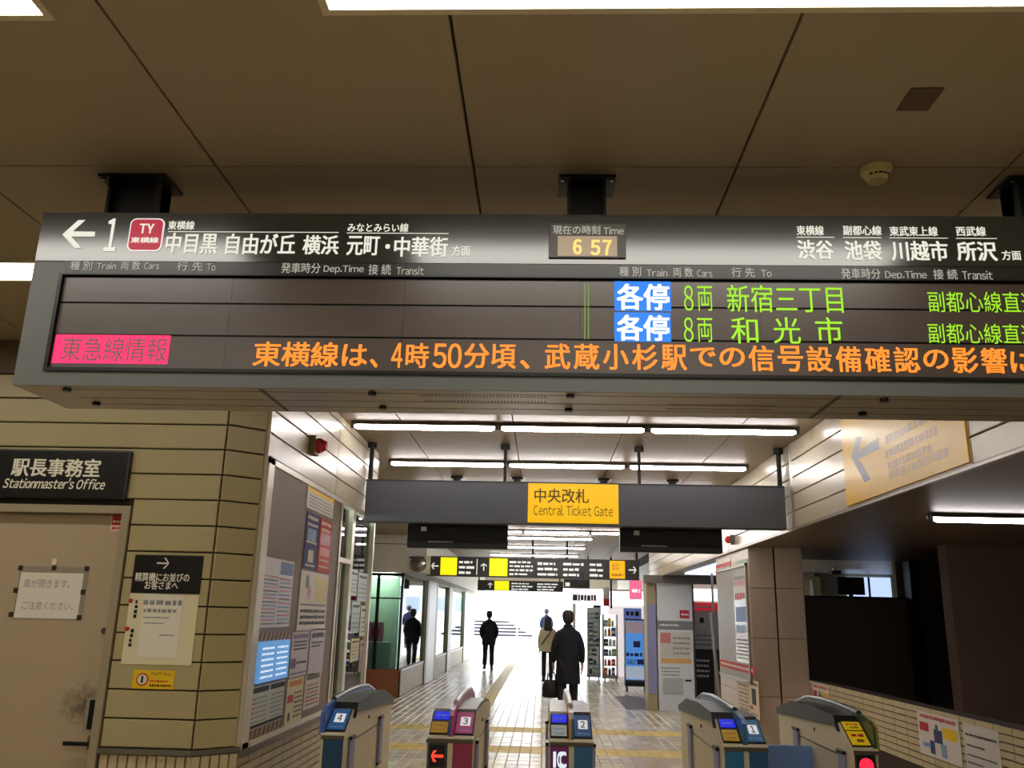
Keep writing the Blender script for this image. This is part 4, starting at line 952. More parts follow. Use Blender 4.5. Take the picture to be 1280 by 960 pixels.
# ---------------------------------------------------------------- far left: display case, shop fronts
t = thing('display_case', (-3.4, 17.9, 0), 'glass display case on a brown base past the ticket office', 'display case')
MB().box((-4.2, 17.84, 0), (-3.05, 18.6, .53)).box((-3.05, 17.84, 0), (-2.87, 17.945, .53)).build('case_base', mat((150, 92, 56), .5, noise=.1, name='brown_wood'), parent=t)
fr = MB(); fm = mat((80, 84, 76), .4, name='case_frame')
fr.box((-4.2, 17.85, 2.36), (-2.87, 17.945, 2.42)); fr.box((-2.92, 17.85, 0), (-2.87, 17.945, 2.4)); fr.box((-3.42, 17.86, .53), (-3.36, 17.92, 2.36), C_BLACK); fr.box((-4.2, 17.86, 1.90), (-2.92, 17.9, 1.93)); fr.build('case_frame', fm, parent=t)
MB().box((-4.2, 18.5, .53), (-3.05, 18.55, 2.36)).build('case_back', mat((186, 204, 184), .5, name='case_back_green'), parent=t)
MB().box((-4.2, 17.87, .53), (-2.92, 17.88, 2.36)).build('case_glass', GLASS, parent=t)
MB().box((-4.1, 18.0, 2.33), (-3.1, 18.4, 2.36)).build('case_fill_light', mat((245, 255, 245), .5, 0, 9, name='case_fill_light'), parent=t)  # added fill light to brighten the inside of the case
MB().box((-3.7, 17.95, .53), (-3.1, 18.3, 1.05)).build('case_plinth', mat((196, 210, 200), .5, name='case_plinth'), parent=t)
b = MB(); b.box((-3.62, 17.98, 1.06), (-3.26, 18.1, 1.44), mat((232, 150, 180), .4, name='pink_box')); b.ball((-3.42, 17.99, 1.25), .1, mat((230, 50, 120), .4, name='magenta'), sc=(1, .3, 1.2)); b.build('pink_gift_box', None, label='pink boxed item inside the glass display case', cat='box')
hw = MB().box((-5.9, 17.8, 2.43), (-2.42, 36, H-.002)); wh = hw.build('wall_over_shops', mat((206, 204, 192), .5, name='header_paint'), kind='structure')
MB().box((-5.9, 17.792, 3.0), (-2.42, 17.80, 3.012)).build('header_joint', C_JOINT, parent=wh)
MB().box((-5.9, 10.9, 0), (-5.2, 17.7, H)).build('wall_left_rear', mat((190, 186, 172), .5, name='rear_left_paint'), kind='structure')
XSH = -2.86
rib = mat((186, 172, 146), .5, name='ribbed_tile'); colm = mat((196, 196, 200), .4, name='shop_column_white'); colb = mat((142, 132, 112), .45, name='shop_column_bronze')
def bay(y0, y1, label):
    t = thing('shop_window', (XSH, (y0+y1)/2, 0), label, 'shop window', 'shop windows along the left')
    MB().box((XSH-.14, y0, 0), (XSH, y1, .5)).build('window_base', C_JOINT, parent=t)
    k = int((y1-y0)/.16); w = (y1-y0)/k
    p = None
    for i in range(k):
        if p is None: p = MB().box((XSH, y0+.01, .02), (XSH+.012, y0+w-.012, .49)).build('base_tile', rib, parent=t)
        else: o = p.copy(); COL.objects.link(o); o.location = (p.location.x, p.location.y+i*w, p.location.z)
    MB().box((XSH-.15, y0, .5), (XSH+.03, y1, .54)).build('window_sill', colm, parent=t)
    MB().box((XSH-.03, y0, .54), (XSH-.02, y1, 2.40)).build('window_glass', GLASS, parent=t)
    MB().box((XSH-.08, y0, 2.40), (XSH+.02, y1, 2.43)).build('window_head', colb, parent=t)
bay(17.96, 21.3, 'shop window bay nearest the glass display case'); bay(23.4, 26.2, 'second shop window bay past the white column'); bay(27.2, 31.5, 'third shop window bay farther down the passage')
def shop_col(y0, y1, m, label): MB().box((XSH-.12, y0, 0), (XSH+.05, y1, 2.43), bev=.01).build('shop_column', m, label=label, cat='column')
shop_col(21.3, 21.6, colb, 'bronze shopfront post after the first window bay'); shop_col(21.62, 23.0, colm, 'broad white shopfront column'); shop_col(23.05, 23.4, colb, 'bronze shopfront post before the second window bay')
shop_col(26.2, 27.2, colb, 'broad bronze shopfront column between second and third bays'); shop_col(31.5, 33.4, mat((172, 190, 168), .4, name='green_grey'), 'pale green shopfront column'); shop_col(33.4, 36, colm, 'last white shopfront column by the exit')
MB().box((-4.6, 18.6, 0), (-4.5, 36, 2.43)).build('wall_shop_rear', mat((235, 240, 245), .6, name='shop_rear_paint'), kind='structure')
t = thing('shop_ceiling_light', (-3.7, 26, 2.43), 'bright lamp strip inside the shops at left', 'lamp')
MB().box((-4.0, 19.5, 2.38), (-3.4, 35, 2.428)).build('lamp_strip', mat((240, 248, 255), .5, 0, 9, name='shop_lamp'), parent=t)
b = MB()
t = thing('wall_mirror', (-2.36, 18.4, 2.45), 'small curved chrome mirror left of the far hanging sign', 'mirror')
q = at(523, 705, Y=17.7)
MB().ball((q.x, 17.72, q.z), .17, n=16, sc=(1, .3, .95)).build('mirror_glass', C_STEEL, parent=t)
MB().box((q.x-.2, 17.72, q.z+.12), (q.x+.1, 17.8, q.z+.15)).build('mirror_bracket', C_BLACK, parent=t)

# ---------------------------------------------------------------- far hanging signs
def far_sign(Y, x0, y0, x1, y1, name, label, items, rods=()):
    u0, v0, u1, v1 = pix((x0, y0, x1, y1), Y=Y)
    t = thing(name, ((u0+u1)/2, Y, v0), label, 'hanging sign')
    sl = 0
    MB().box((u0, Y, v0), (u1, Y+.15, v1), bev=.004).build('sign_box', mat((46, 47, 44), .5, name='far_sign_paint'), parent=t)
    pp = py_(Y)
    W2 = mat((245, 245, 235), .5, 0, .8, name='lit_white'); 
    for it in items:
        a = at(it[1], 700, Y=Y).x; c = at(it[2], 700, Y=Y).x; h = v1-v0
        b = MB()
        if it[0] == 'arrow': arrow(b, pp, (a+c)/2, (v0+v1)/2, (c-a)*.45, it[3], .003, W2, .16); b.build('arrow_mark', W2, parent=t)
        elif it[0] in ('yellow', 'orange'):
            prect(b, pp, a, v0+h*.06, c, v1-h*.06, .001, mat((255, 246, 0) if it[0] == 'yellow' else (255, 184, 0), .5, 0, .95, name='lit_'+it[0]), .01)
            if it[0] == 'orange':
                ptext(b, py_(Y-.011), '出口', a+(c-a)*.15, v0+h*.48, a+(c-a)*.62, v0+h*.84, .002, mat((190, 110, 0), .5, name='ochre'), .02)
                scribble(b, py_(Y-.011), a+(c-a)*.12, v0+h*.16, a+(c-a)*.85, v0+h*.32, .002, mat((220, 140, 0), .5, name='ochre2'))
            b.build('coloured_panel', None, parent=t)
        elif it[0] == 'rows':
            for k in range(it[3]): scribble(b, pp, a, v0+h*(.12+k*.8/it[3]), a+(c-a)*random.uniform(.7, 1), v0+h*(.12+k*.8/it[3]+.42/it[3]), .003, W2, gap=.2, k=.12)
            b.build('small_lettering', W2, parent=t)
        elif it[0] == 'bar': prect(b, pp, a, v0+h*.1, c, v1-h*.1, .003, W2); b.build('divider_line', W2, parent=t)
    for x in rods:
        xx = at(x, 690, Y=Y+.07).x; MB().cyl((xx, Y+.07, v1-.01), (xx, Y+.07, H-.002), .02, n=8).build('hanging_rod', C_DARK, parent=t)
far_sign(18.5, 534, 697.5, 799, 722.5, 'direction_sign', 'long dark direction sign with two yellow panels and one orange panel',
         [('arrow', 539, 549, PI), ('yellow', 551, 571.5), ('rows', 574, 594, 3), ('bar', 596, 597), ('arrow', 600, 610, PI/2), ('yellow', 612, 634.5), ('rows', 637, 669, 4), ('rows', 672, 700, 3), ('rows', 704, 731, 3), ('rows', 737, 755, 3), ('orange', 762, 781), ('arrow', 785, 796, 0)], (536, 666, 709, 796))
far_sign(25, 597, 726, 704, 739, 'direction_sign', 'smaller dark direction sign with one yellow panel, behind the long one',
         [('arrow', 610, 617, PI/2), ('yellow', 619, 637), ('rows', 640, 668, 3), ('rows', 672, 700, 3)], (600, 700))
far_sign(23, 705, 722.5, 737, 735, 'small_notice_sign', 'small black sign with an olive symbol below the long direction sign', [('rows', 707, 714, 1)], (707, 735))

# ---------------------------------------------------------------- far right: column, photo machine, ticket machines, shops
MB().box((1.95, 16.75, 0), (2.12, 17.3, ZS), bev=.006).build('corner_column', mat((176, 160, 120), .5, name='beige_column'), label='narrow beige column left of the white machine', cat='column')
b = MB(); prect(b, py_(16.75), 1.955, .3, 2.115, 1.9, .002, mat((150, 150, 185), .5, name='lilac_panel'), .006); b.build('lilac_wall_poster', None, label='lilac poster strip on the narrow beige column', cat='poster')
MB().box((1.9, 16.6, 2.28), (4.2, 16.8, ZS-.002)).build('trim_3', mat((110, 106, 98), .5, name='lintel_paint'), kind='structure')
t = thing('photo_machine', (2.47, 17.0, 0), 'tall white vending machine with grey band right of the banner', 'machine')
mw = mat((226, 226, 222), .4, name='machine_white'); mx0, mx1 = 2.14, 2.80; my = 16.72
MB().box((mx0, my, 0), (mx1, my+.6, 2.27), bev=.012).build('machine_cabinet', mw, parent=t)
MB().box((mx0, my-.006, 1.44), (mx1-.0, my, 1.60)).build('grey_band', mat((132, 132, 128), .4, name='grey_band'), parent=t)
b = MB(); pm = py_(my); scribble(b, py_(my-.006), mx0+.04, 1.50, mx0+.4, 1.54, .002, C_WHITE); prect(b, pm, mx0+.42, 1.65, mx0+.60, 1.80, .001, C_RED, .004); scribble(b, pm, mx0+.45, 1.70, mx0+.58, 1.74, .007, C_WHITE)
b.build('red_badge', None, parent=t, kind='stuff')
b = MB(); prect(b, pm, mx0+.04, .95, mx1-.04, 1.40, .001, mat((216, 208, 192), .5, name='instruction_sheet'), .003); prect(b, pm, mx0+.05, 1.20, mx0+.24, 1.38, .006, mat((214, 130, 120), .5, name='salmon')); prect(b, pm, mx0+.05, .84, mx1-.05, .93, .005, mat((230, 176, 100), .5, name='apricot'))
for k in range(4): scribble(b, pm, mx0+.28, 1.0+k*.09, mx1-.06, 1.04+k*.09, .006, C_GREYINK)
for k in range(3): scribble(b, pm, mx0+.06, .62+k*.06, mx0+.40, .65+k*.06, .002, C_GREYINK)
b.build('instruction_panel', None, parent=t)
MB().box((mx0+.08, my-.012, .30), (mx0+.44, my, .58), bev=.01).build('delivery_tray', mat((190, 190, 186), .4, name='tray_grey'), parent=t)
MB().box((mx0+.49, my-.01, .53), (mx0+.60, my, .56)).build('slot', C_BLACK, parent=t)
for k, (x0, x1) in enumerate(((3.05, 3.62), (3.66, 4.25))):
    t = thing('ticket_machine', ((x0+x1)/2, 18.9, 0), ('left', 'right')[k]+' ticket machine with red header and dark front in the lit alcove', 'ticket machine', 'ticket machines in the alcove')
    Y = 18.5
    MB().box((x0, Y, 0), (x1, Y+.6, 1.05)).build('lower_cabinet', mat((48, 48, 46), .4, name='machine_dark'), parent=t)
    MB().box((x0, Y+.03, 1.05), (x1, Y+.6, 1.82)).build('upper_cabinet', mw, parent=t)
    MB().box((x0, Y+.0, 1.82), (x1, Y+.6, 1.98)).build('red_header', mat((214, 40, 60), .4, 0, .5, name='machine_red'), parent=t)
    b = MB(); pm = py_(Y+.03); prect(b, pm, x0+.12, 1.46, x0+.34, 1.74, .001, C_WHITE, .004); b.ball((x0+.24, Y+.02, 1.62), .05, C_INK, sc=(1, .1, 1.2))
    for j in range(3): scribble(b, pm, x0+.05, 1.12+j*.09, x1-.1, 1.16+j*.09, .002, C_GREYINK)
    for j in range(4): scribble(b, py_(Y), x0+.1, .5+j*.1, x0+.36, .55+j*.1, .002, C_WHITE)
    scribble(b, py_(Y), x0+.1, 1.87, x1-.1, 1.93, .002, C_WHITE); b.build('machine_print', None, parent=t, kind='stuff')
t = thing('alcove_lamp', (3.7, 18.6, 2.1), 'white light box above the ticket machines', 'lamp')
MB().box((3.0, 18.6, 2.02), (4.3, 18.7, 2.26)).build('light_box', mat((255, 250, 250), .5, 0, 3, name='alcove_light'), parent=t)
MB().box((2.9, 19.15, 0), (6.9, 19.3, H)).build('wall_alcove', mat((190, 186, 176), .5, name='alcove_paint'), kind='structure')
MB().box((2.84, 17.4, 0), (2.95, 19.2, H)).build('wall_alcove_side', mat((120, 112, 100), .5, name='alcove_side_paint'), kind='structure')
# queue rail / leaflet rack by the alcove
t = thing('leaflet_rack', (3.3, 15.0, 0), 'dark leaflet rack with slanted poles beside the ticket machines', 'rack')
b = MB(); b.cyl((2.92, 14.9, 0), (2.80, 14.9, 1.75), .03).cyl((3.02, 14.9, 0), (3.02, 14.9, 1.1), .02); b.build('rack_pole', C_ALU, parent=t)
MB().box((3.05, 14.7, .2), (3.35, 15.0, 1.05)).build('rack_box', C_DARK, parent=t)

# banner stand
t = thing('banner_stand', (2.16, 20.9, 0), 'blue sale banner on a wheeled stand left of the white machine', 'banner')
bx0, bx1, by = 1.90, 2.42, 20.85
MB().box((bx0, by, .22), (bx1, by+.25, 1.62), bev=.01).build('stand_cabinet', mat((70, 74, 84), .4, name='stand_grey'), parent=t)
b = MB(); pb = py_(by)
prect(b, pb, bx0+.02, .26, bx1-.08, 1.58, .001, mat((80, 140, 215), .35, 0, .8, name='banner_blue'), .004)
prect(b, pb, bx0+.02, 1.30, bx1-.08, 1.56, .006, mat((170, 150, 160), .4, 0, .5, name='banner_mauve')); prect(b, pb, bx0+.02, .28, bx1-.08, .56, .006, mat((180, 194, 214), .4, 0, .6, name='banner_pale'))
ptext(b, pb, 'SALE', bx0+.04, .60, bx0+.26, .72, .007, NAVY, .03); scribble(b, pb, bx0+.28, .60, bx1-.06, .72, .007, NAVY); scribble(b, pb, bx0+.03, .78, bx1-.12, .86, .007, NAVY); prect(b, pb, bx0+.2, .98, bx0+.36, 1.12, .007, NAVY)
b.build('banner_print', None, parent=t)
MB().box((bx0-.02, by-.02, 1.62), (bx1-.12, by+.02, 1.86), bev=.005).build('banner_header', mat((110, 130, 205), .4, 0, .4, name='header_periwinkle'), parent=t)
b = MB(); ptext(b, py_(by-.02), '人気', bx0+.04, 1.67, bx0+.3, 1.80, .002, C_INK, .02) if False else scribble(b, py_(by-.02), bx0+.04, 1.68, bx0+.34, 1.79, .002, C_INK); b.build('header_print', C_INK, parent=t)
MB().box((bx0, by+.0, .12), (bx1, by+.3, .22)).build('stand_foot', C_BLACK, parent=t)
for x in (bx0+.05, bx1-.05):
    for yy in (by+.04, by+.26): MB().cyl((x-.015, yy, .055), (x+.015, yy, .055), .055, n=14).build('caster', C_BLACK, parent=t)
# shelf racks with goods
goods_cols = [(222, 60, 70), (60, 150, 90), (240, 200, 60), (70, 90, 180), (240, 240, 236), (120, 60, 50), (230, 130, 60), (40, 60, 70), (150, 200, 160), (200, 90, 140)]
def rack(x0, x1, Y, z1, rows, label, light, grp, colset):
    t = thing('display_rack', ((x0+x1)/2, Y+.2, 0), label, 'display rack')
    fr = MB(); fm = mat((170, 172, 168), .4, metal=.3, name='rack_metal')
    for x in (x0, x1-.03): fr.box((x, Y, .06), (x+.03, Y+.4, z1))
    fr.box((x0, Y, .06), (x1, Y+.4, .12)); fr.build('rack_frame', fm, parent=t)
    MB().box((x0, Y+.38, .1), (x1, Y+.40, z1)).build('rack_back', mat((246, 246, 240), .5, 0, light, name='rack_back_lit'), parent=t)
    for k in range(2): MB().cyl((x0+.05+k*(x1-x0-.1)-.015, Y+.05, .04), (x0+.05+k*(x1-x0-.1)+.015, Y+.05, .04), .04, n=12).build('caster', C_BLACK, parent=t)
    for r in range(rows):
        z = .14+r*(z1-.2)/rows
        MB().box((x0+.03, Y+.01, z-.012), (x1-.03, Y+.37, z)).build('shelf', fm, parent=t)
        x = x0+.04; n = 0
        while x < x1-.1:
            w = random.uniform(.065, .12); h = random.uniform(.6, .9)*(z1-.2)/rows
            c = random.choice(colset); m = mat(c, .5, name='packet_print'); g = MB()
            if random.random() < .6: g.box((x, Y+.04, z), (x+w, Y+.18, z+h), m, bev=.004); g.box((x+.008, Y+.038, z+h*.3), (x+w-.008, Y+.04, z+h*.6), C_PAPER)
            else: g.cyl((x+w/2, Y+.1, z), (x+w/2, Y+.1, z+h*.8), w*.45, m, 12).cyl((x+w/2, Y+.1, z+h*.8), (x+w/2, Y+.1, z+h), w*.25, C_PAPER, 10)
            nm = {(222, 60, 70): 'red', (60, 150, 90): 'green', (240, 200, 60): 'yellow', (70, 90, 180): 'blue', (240, 240, 236): 'white', (120, 60, 50): 'brown', (230, 130, 60): 'orange', (40, 60, 70): 'dark', (150, 200, 160): 'pale green', (200, 90, 140): 'pink', (50, 90, 80): 'dark green', (40, 50, 60): 'near-black', (150, 190, 170): 'pale green', (90, 120, 110): 'grey-green', (220, 220, 210): 'off-white'}[c]
            g.build('packet', None, label='%s item %s from left, %s shelf of the %s' % (nm, ('first', 'second', 'third', 'fourth', 'fifth', 'sixth')[n], ('bottom', 'second', 'third', 'fourth', 'fifth', 'sixth', 'top')[r], grp), cat='packet', group='packets on the '+grp)
            x += w+.012; n += 1
rack(1.62, 2.02, 24.2, 1.72, 6, 'bright white rack of packets left of the blue banner', 1.6, 'bright white rack', goods_cols)
rack(1.22, 1.58, 24.6, 1.90, 7, 'tall grey-green rack of dark goods beside the bright white rack', .15, 'tall grey-green rack', [(50, 90, 80), (40, 50, 60), (150, 190, 170), (90, 120, 110), (220, 220, 210)])
# right-hand shop front and signs
SHW = mat((250, 250, 255), .5, 0, 1.8, name='shop_light_panel')
MB().box((3.0, 19.35, 0), (3.1, 36, H)).build('wall_right_shops', mat((236, 236, 236), .5, name='right_shop_paint'), kind='structure')
t = thing('shop_fascia', (2.5, 25.3, 2.0), 'white lit shop fascia above the racks at right', 'shop sign')
MB().box((1.7, 25.3, 1.98), (3.0, 25.5, 2.38)).build('fascia_light_box', SHW, parent=t)
MB().box((1.7, 25.28, 2.38), (3.0, 25.5, 2.42)).build('fascia_rail', C_ALU, parent=t)
u0, v0, u1, v1 = pix((716, 742, 745, 753), Y=29)
t = thing('lettered_fascia', ((u0+u1)/2, 29, v0), 'white shop fascia with a row of black lettering, farther down at right', 'shop sign')
MB().box((u0-.1, 29, v0-.05), (u1+.6, 29.2, v1+.08)).build('fascia_board', mat((250, 240, 244), .5, 0, 1.0, name='fascia_white'), parent=t)
b = MB(); scribble(b, py_(29), u0, v0+.04, u1, v1-.03, .002, C_INK, gap=.25, k=.1); b.build('black_lettering', C_INK, parent=t, kind='stuff')
MB().box((u1-.1, 28.95, v0-.42), (u1+.15, 28.98, v0-.08)).build('dark_plate', C_INK, parent=t)
MB().box((u0, 29.02, 0), (u0+.1, 29.1, v0-.05)).box((u1+.5, 29.02, 0), (u1+.58, 29.1, v0-.05)).build('fascia_posts', mat((210, 206, 200), .5, name='fascia_post'), parent=t)
b = MB().box((1.9, 26.0, 0), (3.0, 26.1, 1.98)); b.build('shop_light_wall', mat((235, 225, 225), .5, 0, .8, name='lit_shop_interior'), label='lit shop wall behind the racks', cat='wall')
q = at(795, 738, Y=22)
t = thing('round_shop_sign', (q.x, 22, q.z), 'pink lit blade sign above the blue banner', 'shop sign')
MB().box((q.x-.16, 22, q.z-.22), (q.x+.15, 22.12, q.z+.26), bev=.04).build('sign_face', mat((240, 110, 150), .4, 0, 1.0, name='pink_lit'), parent=t)
MB().cyl((q.x, 22.06, q.z+.25), (q.x, 22.06, H-.002), .02).build('sign_rod', C_ALU, parent=t)
b = MB(); scribble(b, py_(22), q.x-.1, q.z-.06, q.x+.1, q.z+.04, .002, mat((255, 240, 245), .4, 0, 1, name='pink_sign_print'), k=.1); b.build('sign_print', None, parent=t)
q = at(759, 744, Y=23.5)
t = thing('vertical_banner', (q.x, 23.5, 1.9), 'slim white and red hanging banner over the racks', 'banner')
MB().box((q.x-.10, 23.5, q.z-.28), (q.x+.06, 23.52, q.z+.22)).build('banner_cloth', C_WHITE, parent=t)
MB().box((q.x-.10, 23.49, q.z-.28), (q.x+.06, 23.5, q.z-.10)).build('red_foot', C_RED, parent=t)
MB().box((q.x+.08, 23.48, q.z-.34), (q.x+.13, 23.54, H-.002)).build('banner_post', C_DARK, parent=t)
# floor hatch
b = MB(); a = at(775, 872, Z=0); c = at(822, 893, Z=0)
b.box((1.55, 16.9, .001), (1.60, 19.6, .006)).box((1.55, 16.9, .001), (2.1, 16.96, .006)).box((1.55, 19.54, .001), (2.1, 19.6, .006)).box((2.05, 16.9, .001), (2.1, 19.6, .006))
b.box((1.6, 16.96, .0005), (2.05, 19.54, .003), mat((128, 118, 120), .5, name='hatch_plate'))
b.m[0] = b.m[0] or C_DARK
b.build('floor_hatch', C_DARK, label='rectangular floor hatch in front of the blue banner', cat='floor hatch')

# ---------------------------------------------------------------- exit and outside
MB().box((-6, 36, 2.75), (7, 36.2, H+.2)).build('wall_exit_head', mat((200, 200, 196), .5, name='exit_head'), kind='structure')
g = MB(); pave = mat((205, 205, 202), .7, noise=.06, nscale=.8, name='pavement')
g.add([(-60, 36.2, 0), (60, 36.2, 0), (60, 44.5, .62), (-60, 44.5, .62), (60, 160, .62), (-60, 160, .62)], [(0, 1, 2, 3), (3, 2, 4, 5)]); g.add([(-60, 36.2, -.2), (60, 36.2, -.2)], [])
g.build('ground', pave, kind='structure')
t = thing('outdoor_stairs', (-1.6, 45, .62), 'wide outdoor steps seen through the exit', 'steps')
for k in range(5):
    x1 = -.55-k*.32
    MB().box((-6.5, 45+k*.35, .62), (x1, 45+(k+1)*.35+ (0 if k < 4 else 3), .62+.16*(k+1)-.06)).build('step_body', mat((44, 42, 52), .8, name='step_riser'), parent=t)
    MB().box((-6.5, 45+k*.35-.03, .62+.16*(k+1)-.06), (x1, 45+(k+1)*.35+ (0 if k < 4 else 3), .62+.16*(k+1))).build('step_tread', pave, parent=t)
for k, (x, Y, w, h, d, c, lab) in enumerate(((-18, 95, 22, 16, 12, (228, 230, 232), 'pale office block far outside on the left'), (9, 105, 20, 22, 12, (232, 228, 226), 'pale tall building far outside on the right'))):
    t = thing('far_building', (x, Y, .6), lab, 'building')
    MB().box((x-w/2, Y, .6), (x+w/2, Y+d, .6+h)).build('building_wall', mat(c, .7, name='far_wall'), parent=t)
    p = None
    for i in range(int(w/3)):
        for j in range(4):
            wx = x-w/2+1+i*3; wz = 2+j*3.3
            if p is None: p = MB().box((wx, Y-.05, wz), (wx+1.8, Y+.02, wz+1.6)).build('window', mat((150, 165, 180), .3, name='far_window'), parent=t); p0 = (wx, wz)
            else: o = p.copy(); COL.objects.link(o); o.location = (wx-p0[0]+p.location.x, p.location.y, wz-p0[1]+p.location.z)
for k, (px, Y, lab) in enumerate(((698, 52, 'pale blue steel post outside the exit'), (647, 38, 'thin pale post outside the exit, left of the blue one'))):
    x = at(px, 760, Y=Y).x; t = thing('street_post', (x, Y, .2), lab, 'post')
    MB().cyl((x, Y, .1), (x, Y, 5.5), .09 if k == 0 else .04, n=12).build('post_shaft', mat((170, 190, 215) if k == 0 else (170, 176, 190), .4, name='post_paint'), parent=t)
    MB().cyl((x, Y, .1), (x, Y, .75), .10, n=12).build('post_base', mat((170, 176, 186), .5, name='post_base'), parent=t)
t = thing('parked_car', (-7.5, 52, .62), 'dark parked car outside beyond the shops', 'car')
cb = mat((70, 78, 90), .25, name='car_paint')
MB().prism_x([(50, .95), (50, 1.4), (51, 1.55), (51.6, 2.0), (53.6, 2.0), (54.3, 1.5), (54.4, .95)], -8.4, -6.7).build('car_body', cb, parent=t)
for x in (-8.35, -6.85):
    for yy in (50.9, 53.5): MB().cyl((x, yy, .94), (x+.15, yy, .94), .32, n=16).build('wheel', C_BLACK, parent=t)

# ---------------------------------------------------------------- people
def skin_mesh(name, verts, edges, radii, m, parent, sub=2, root=0, label=None):
    me = bpy.data.meshes.new(name); me.from_pydata(verts, edges, []); o = bpy.data.objects.new(name, me); COL.objects.link(o)
    md = o.modifiers.new('skin', 'SKIN'); md.use_smooth_shade = True; md.branch_smoothing = .6
    sv = me.skin_vertices[0].data if me.skin_vertices else None
    if sv is None:
        bm = bmesh.new(); bm.from_mesh(me); bm.verts.layers.skin.verify(); bm.to_mesh(me); bm.free(); sv = me.skin_vertices[0].data
    for i, r in enumerate(radii):
        sv[i].radius = r if isinstance(r, tuple) else (r, r)
    for i in range(len(verts)): sv[i].use_root = (i == root)
    s = o.modifiers.new('sub', 'SUBSURF'); s.levels = sub; s.render_levels = sub
    dg = bpy.context.evaluated_depsgraph_get(); nm = bpy.data.meshes.new_from_object(o.evaluated_get(dg))
    bpy.data.objects.remove(o); bpy.data.meshes.remove(me)
    nm.name = name; nm.materials.clear(); nm.materials.append(m)
    for p in nm.polygons: p.use_smooth = True
    r = bpy.data.objects.new(name, nm); COL.objects.link(r); r.parent = parent
    if label: r['label'] = label
    return r
def person(x, Y, z, h, label, coat, trousers, hair, skin=(196, 150, 126), bulk=1.0, hem=.50, stride=.18, long_hair=False, female=False, arms=((.0, 0), (.0, 0)), rz=0, shoes=(20, 20, 22), collar=None, bottom_band=None):
    """seen from behind, walking away (+Y). arms: (forward swing, hand to pocket 0/1) left, right"""
    t = thing('person', (x, Y, z), label, 'person'); t.rotation_euler = (0, 0, rz)
    s = h/1.75; SK = mat(skin, .55, name='skin'); sw = .19 if not female else .165
    V = []; E = []; Rr = []
    def v(p, r, q=None):
        V.append(tuple(c*s for c in p)); Rr.append(tuple(c*s for c in (r if isinstance(r, tuple) else (r, r))))
        if q is not None: E.append((q, len(V)-1))
        return len(V)-1
    # body: pelvis root, spine, neck, head
    pel = v((0, 0, .93), (.14, .10)); wa = v((0, 0, 1.10), (.125, .09), pel); ch = v((0, .01, 1.31), (.135, .09), wa); nb = v((0, .0, 1.46), .062, ch); nk = v((0, .015, 1.52), .052, nb)
    joints = {}
    for k, sd_ in enumerate((-1, 1)):
        f = stride if sd_ > 0 else -stride
        hip = v((sd_*.095, 0, .88), .088, pel); kn = v((sd_*.10, f*.45+.03, .49), .058, hip); lift = .03 if f < 0 else 0
        an = v((sd_*.10, f*.9-.03, .10+lift), .036, kn); to = v((sd_*.12, f*.9+.12, .035), (.036, .028), an)
        fwd, pk = arms[k]
        sh = v((sd_*(sw-.015), .0, 1.405), .044, ch)
        if pk: el = v((sd_*(sw+.065), -.05, 1.14), .042, sh); wr_ = v((sd_*(sw+.02), .06, .93), .028, el)
        else: el = v((sd_*(sw+.05), -.02+fwd*.3, 1.13), .042, sh); wr_ = v((sd_*(sw+.06), .03+fwd, .88), .028, el)
        hd = v(tuple(Vector(V[wr_])/s+Vector((0, .01, -.08))), (.035, .022), wr_)
        joints[sd_] = dict(hip=hip, kn=kn, an=an, to=to, sh=sh, el=el, wr=wr_, hd=hd)
        hb = Vector(V[hd])/s
        for j in range(4):
            o = (j-1.5)*.017; l = (.062, .072, .068, .05)[j]
            a = v((hb.x-sd_*.004, hb.y+o, hb.z-.03), .0085, hd); a2 = v((hb.x-sd_*.012, hb.y+o, hb.z-.03-l*.55), .008, a); v((hb.x-sd_*.026, hb.y+o, hb.z-.03-l), .007, a2)
        a = v((hb.x-sd_*.012, hb.y+.034, hb.z+.012), .010, hd); v((hb.x-sd_*.018, hb.y+.05, hb.z-.025), .008, a)
    jw = v((0, .035, 1.585), (.055, .065), nk); hc = v((0, .02, 1.655), (.073, .088), jw); v((0, .012, 1.70), (.062, .075), hc); ns_ = v((0, .112, 1.63), (.012, .014), jw)
    skin_mesh('body', V, E, Rr, SK, t)
    L = []
    def loc(b_, name, m, lab=None):
        b_.v = [Vector((q.x*s, q.y*s, q.z*s))+t.location for q in b_.v]; return b_.build(name, m, parent=t, label=lab)
    b = MB()
    for k in (-1, 1): b.ball((k*.033, .100, 1.655), .012, n=10)
    loc(b, 'eyes', C_WHITE)
    b = MB().ball((0, .108, 1.60), .02, n=10, sc=(1, .4, .3)); loc(b, 'mouth', mat((150, 80, 76), .5, name='lips'))
    b = MB()
    for k in (-1, 1): b.ball((k*.078, .02, 1.635), .022, n=10, sc=(.4, .8, 1.3))
    loc(b, 'ears', SK)
    HM = mat(hair, .55, noise=.3, nscale=40, bump=.3, name='hair')
    b = MB()
    if long_hair:
        b.loft([(0, .0, 1.765, .02, .02), (0, .0, 1.755, .06, .07), (0, -.005, 1.72, .088, .10), (0, -.012, 1.66, .098, .105), (0, -.03, 1.58, .10, .09), (0, -.055, 1.50, .11, .065), (0, -.085, 1.42, .12, .05), (.01, -.095, 1.34, .09, .035), (.01, -.095, 1.30, .03, .02)])
    else:
        b.loft([(0, .0, 1.785, .02, .02), (0, .0, 1.775, .06, .07), (0, -.003, 1.745, .092, .105), (0, -.012, 1.69, .105, .108), (0, -.03, 1.625, .098, .085), (0, -.045, 1.57, .075, .055), (0, -.04, 1.54, .045, .03)])
    loc(b, 'hair', HM)
    # trousers
    V2, R2, E2 = [], [], []
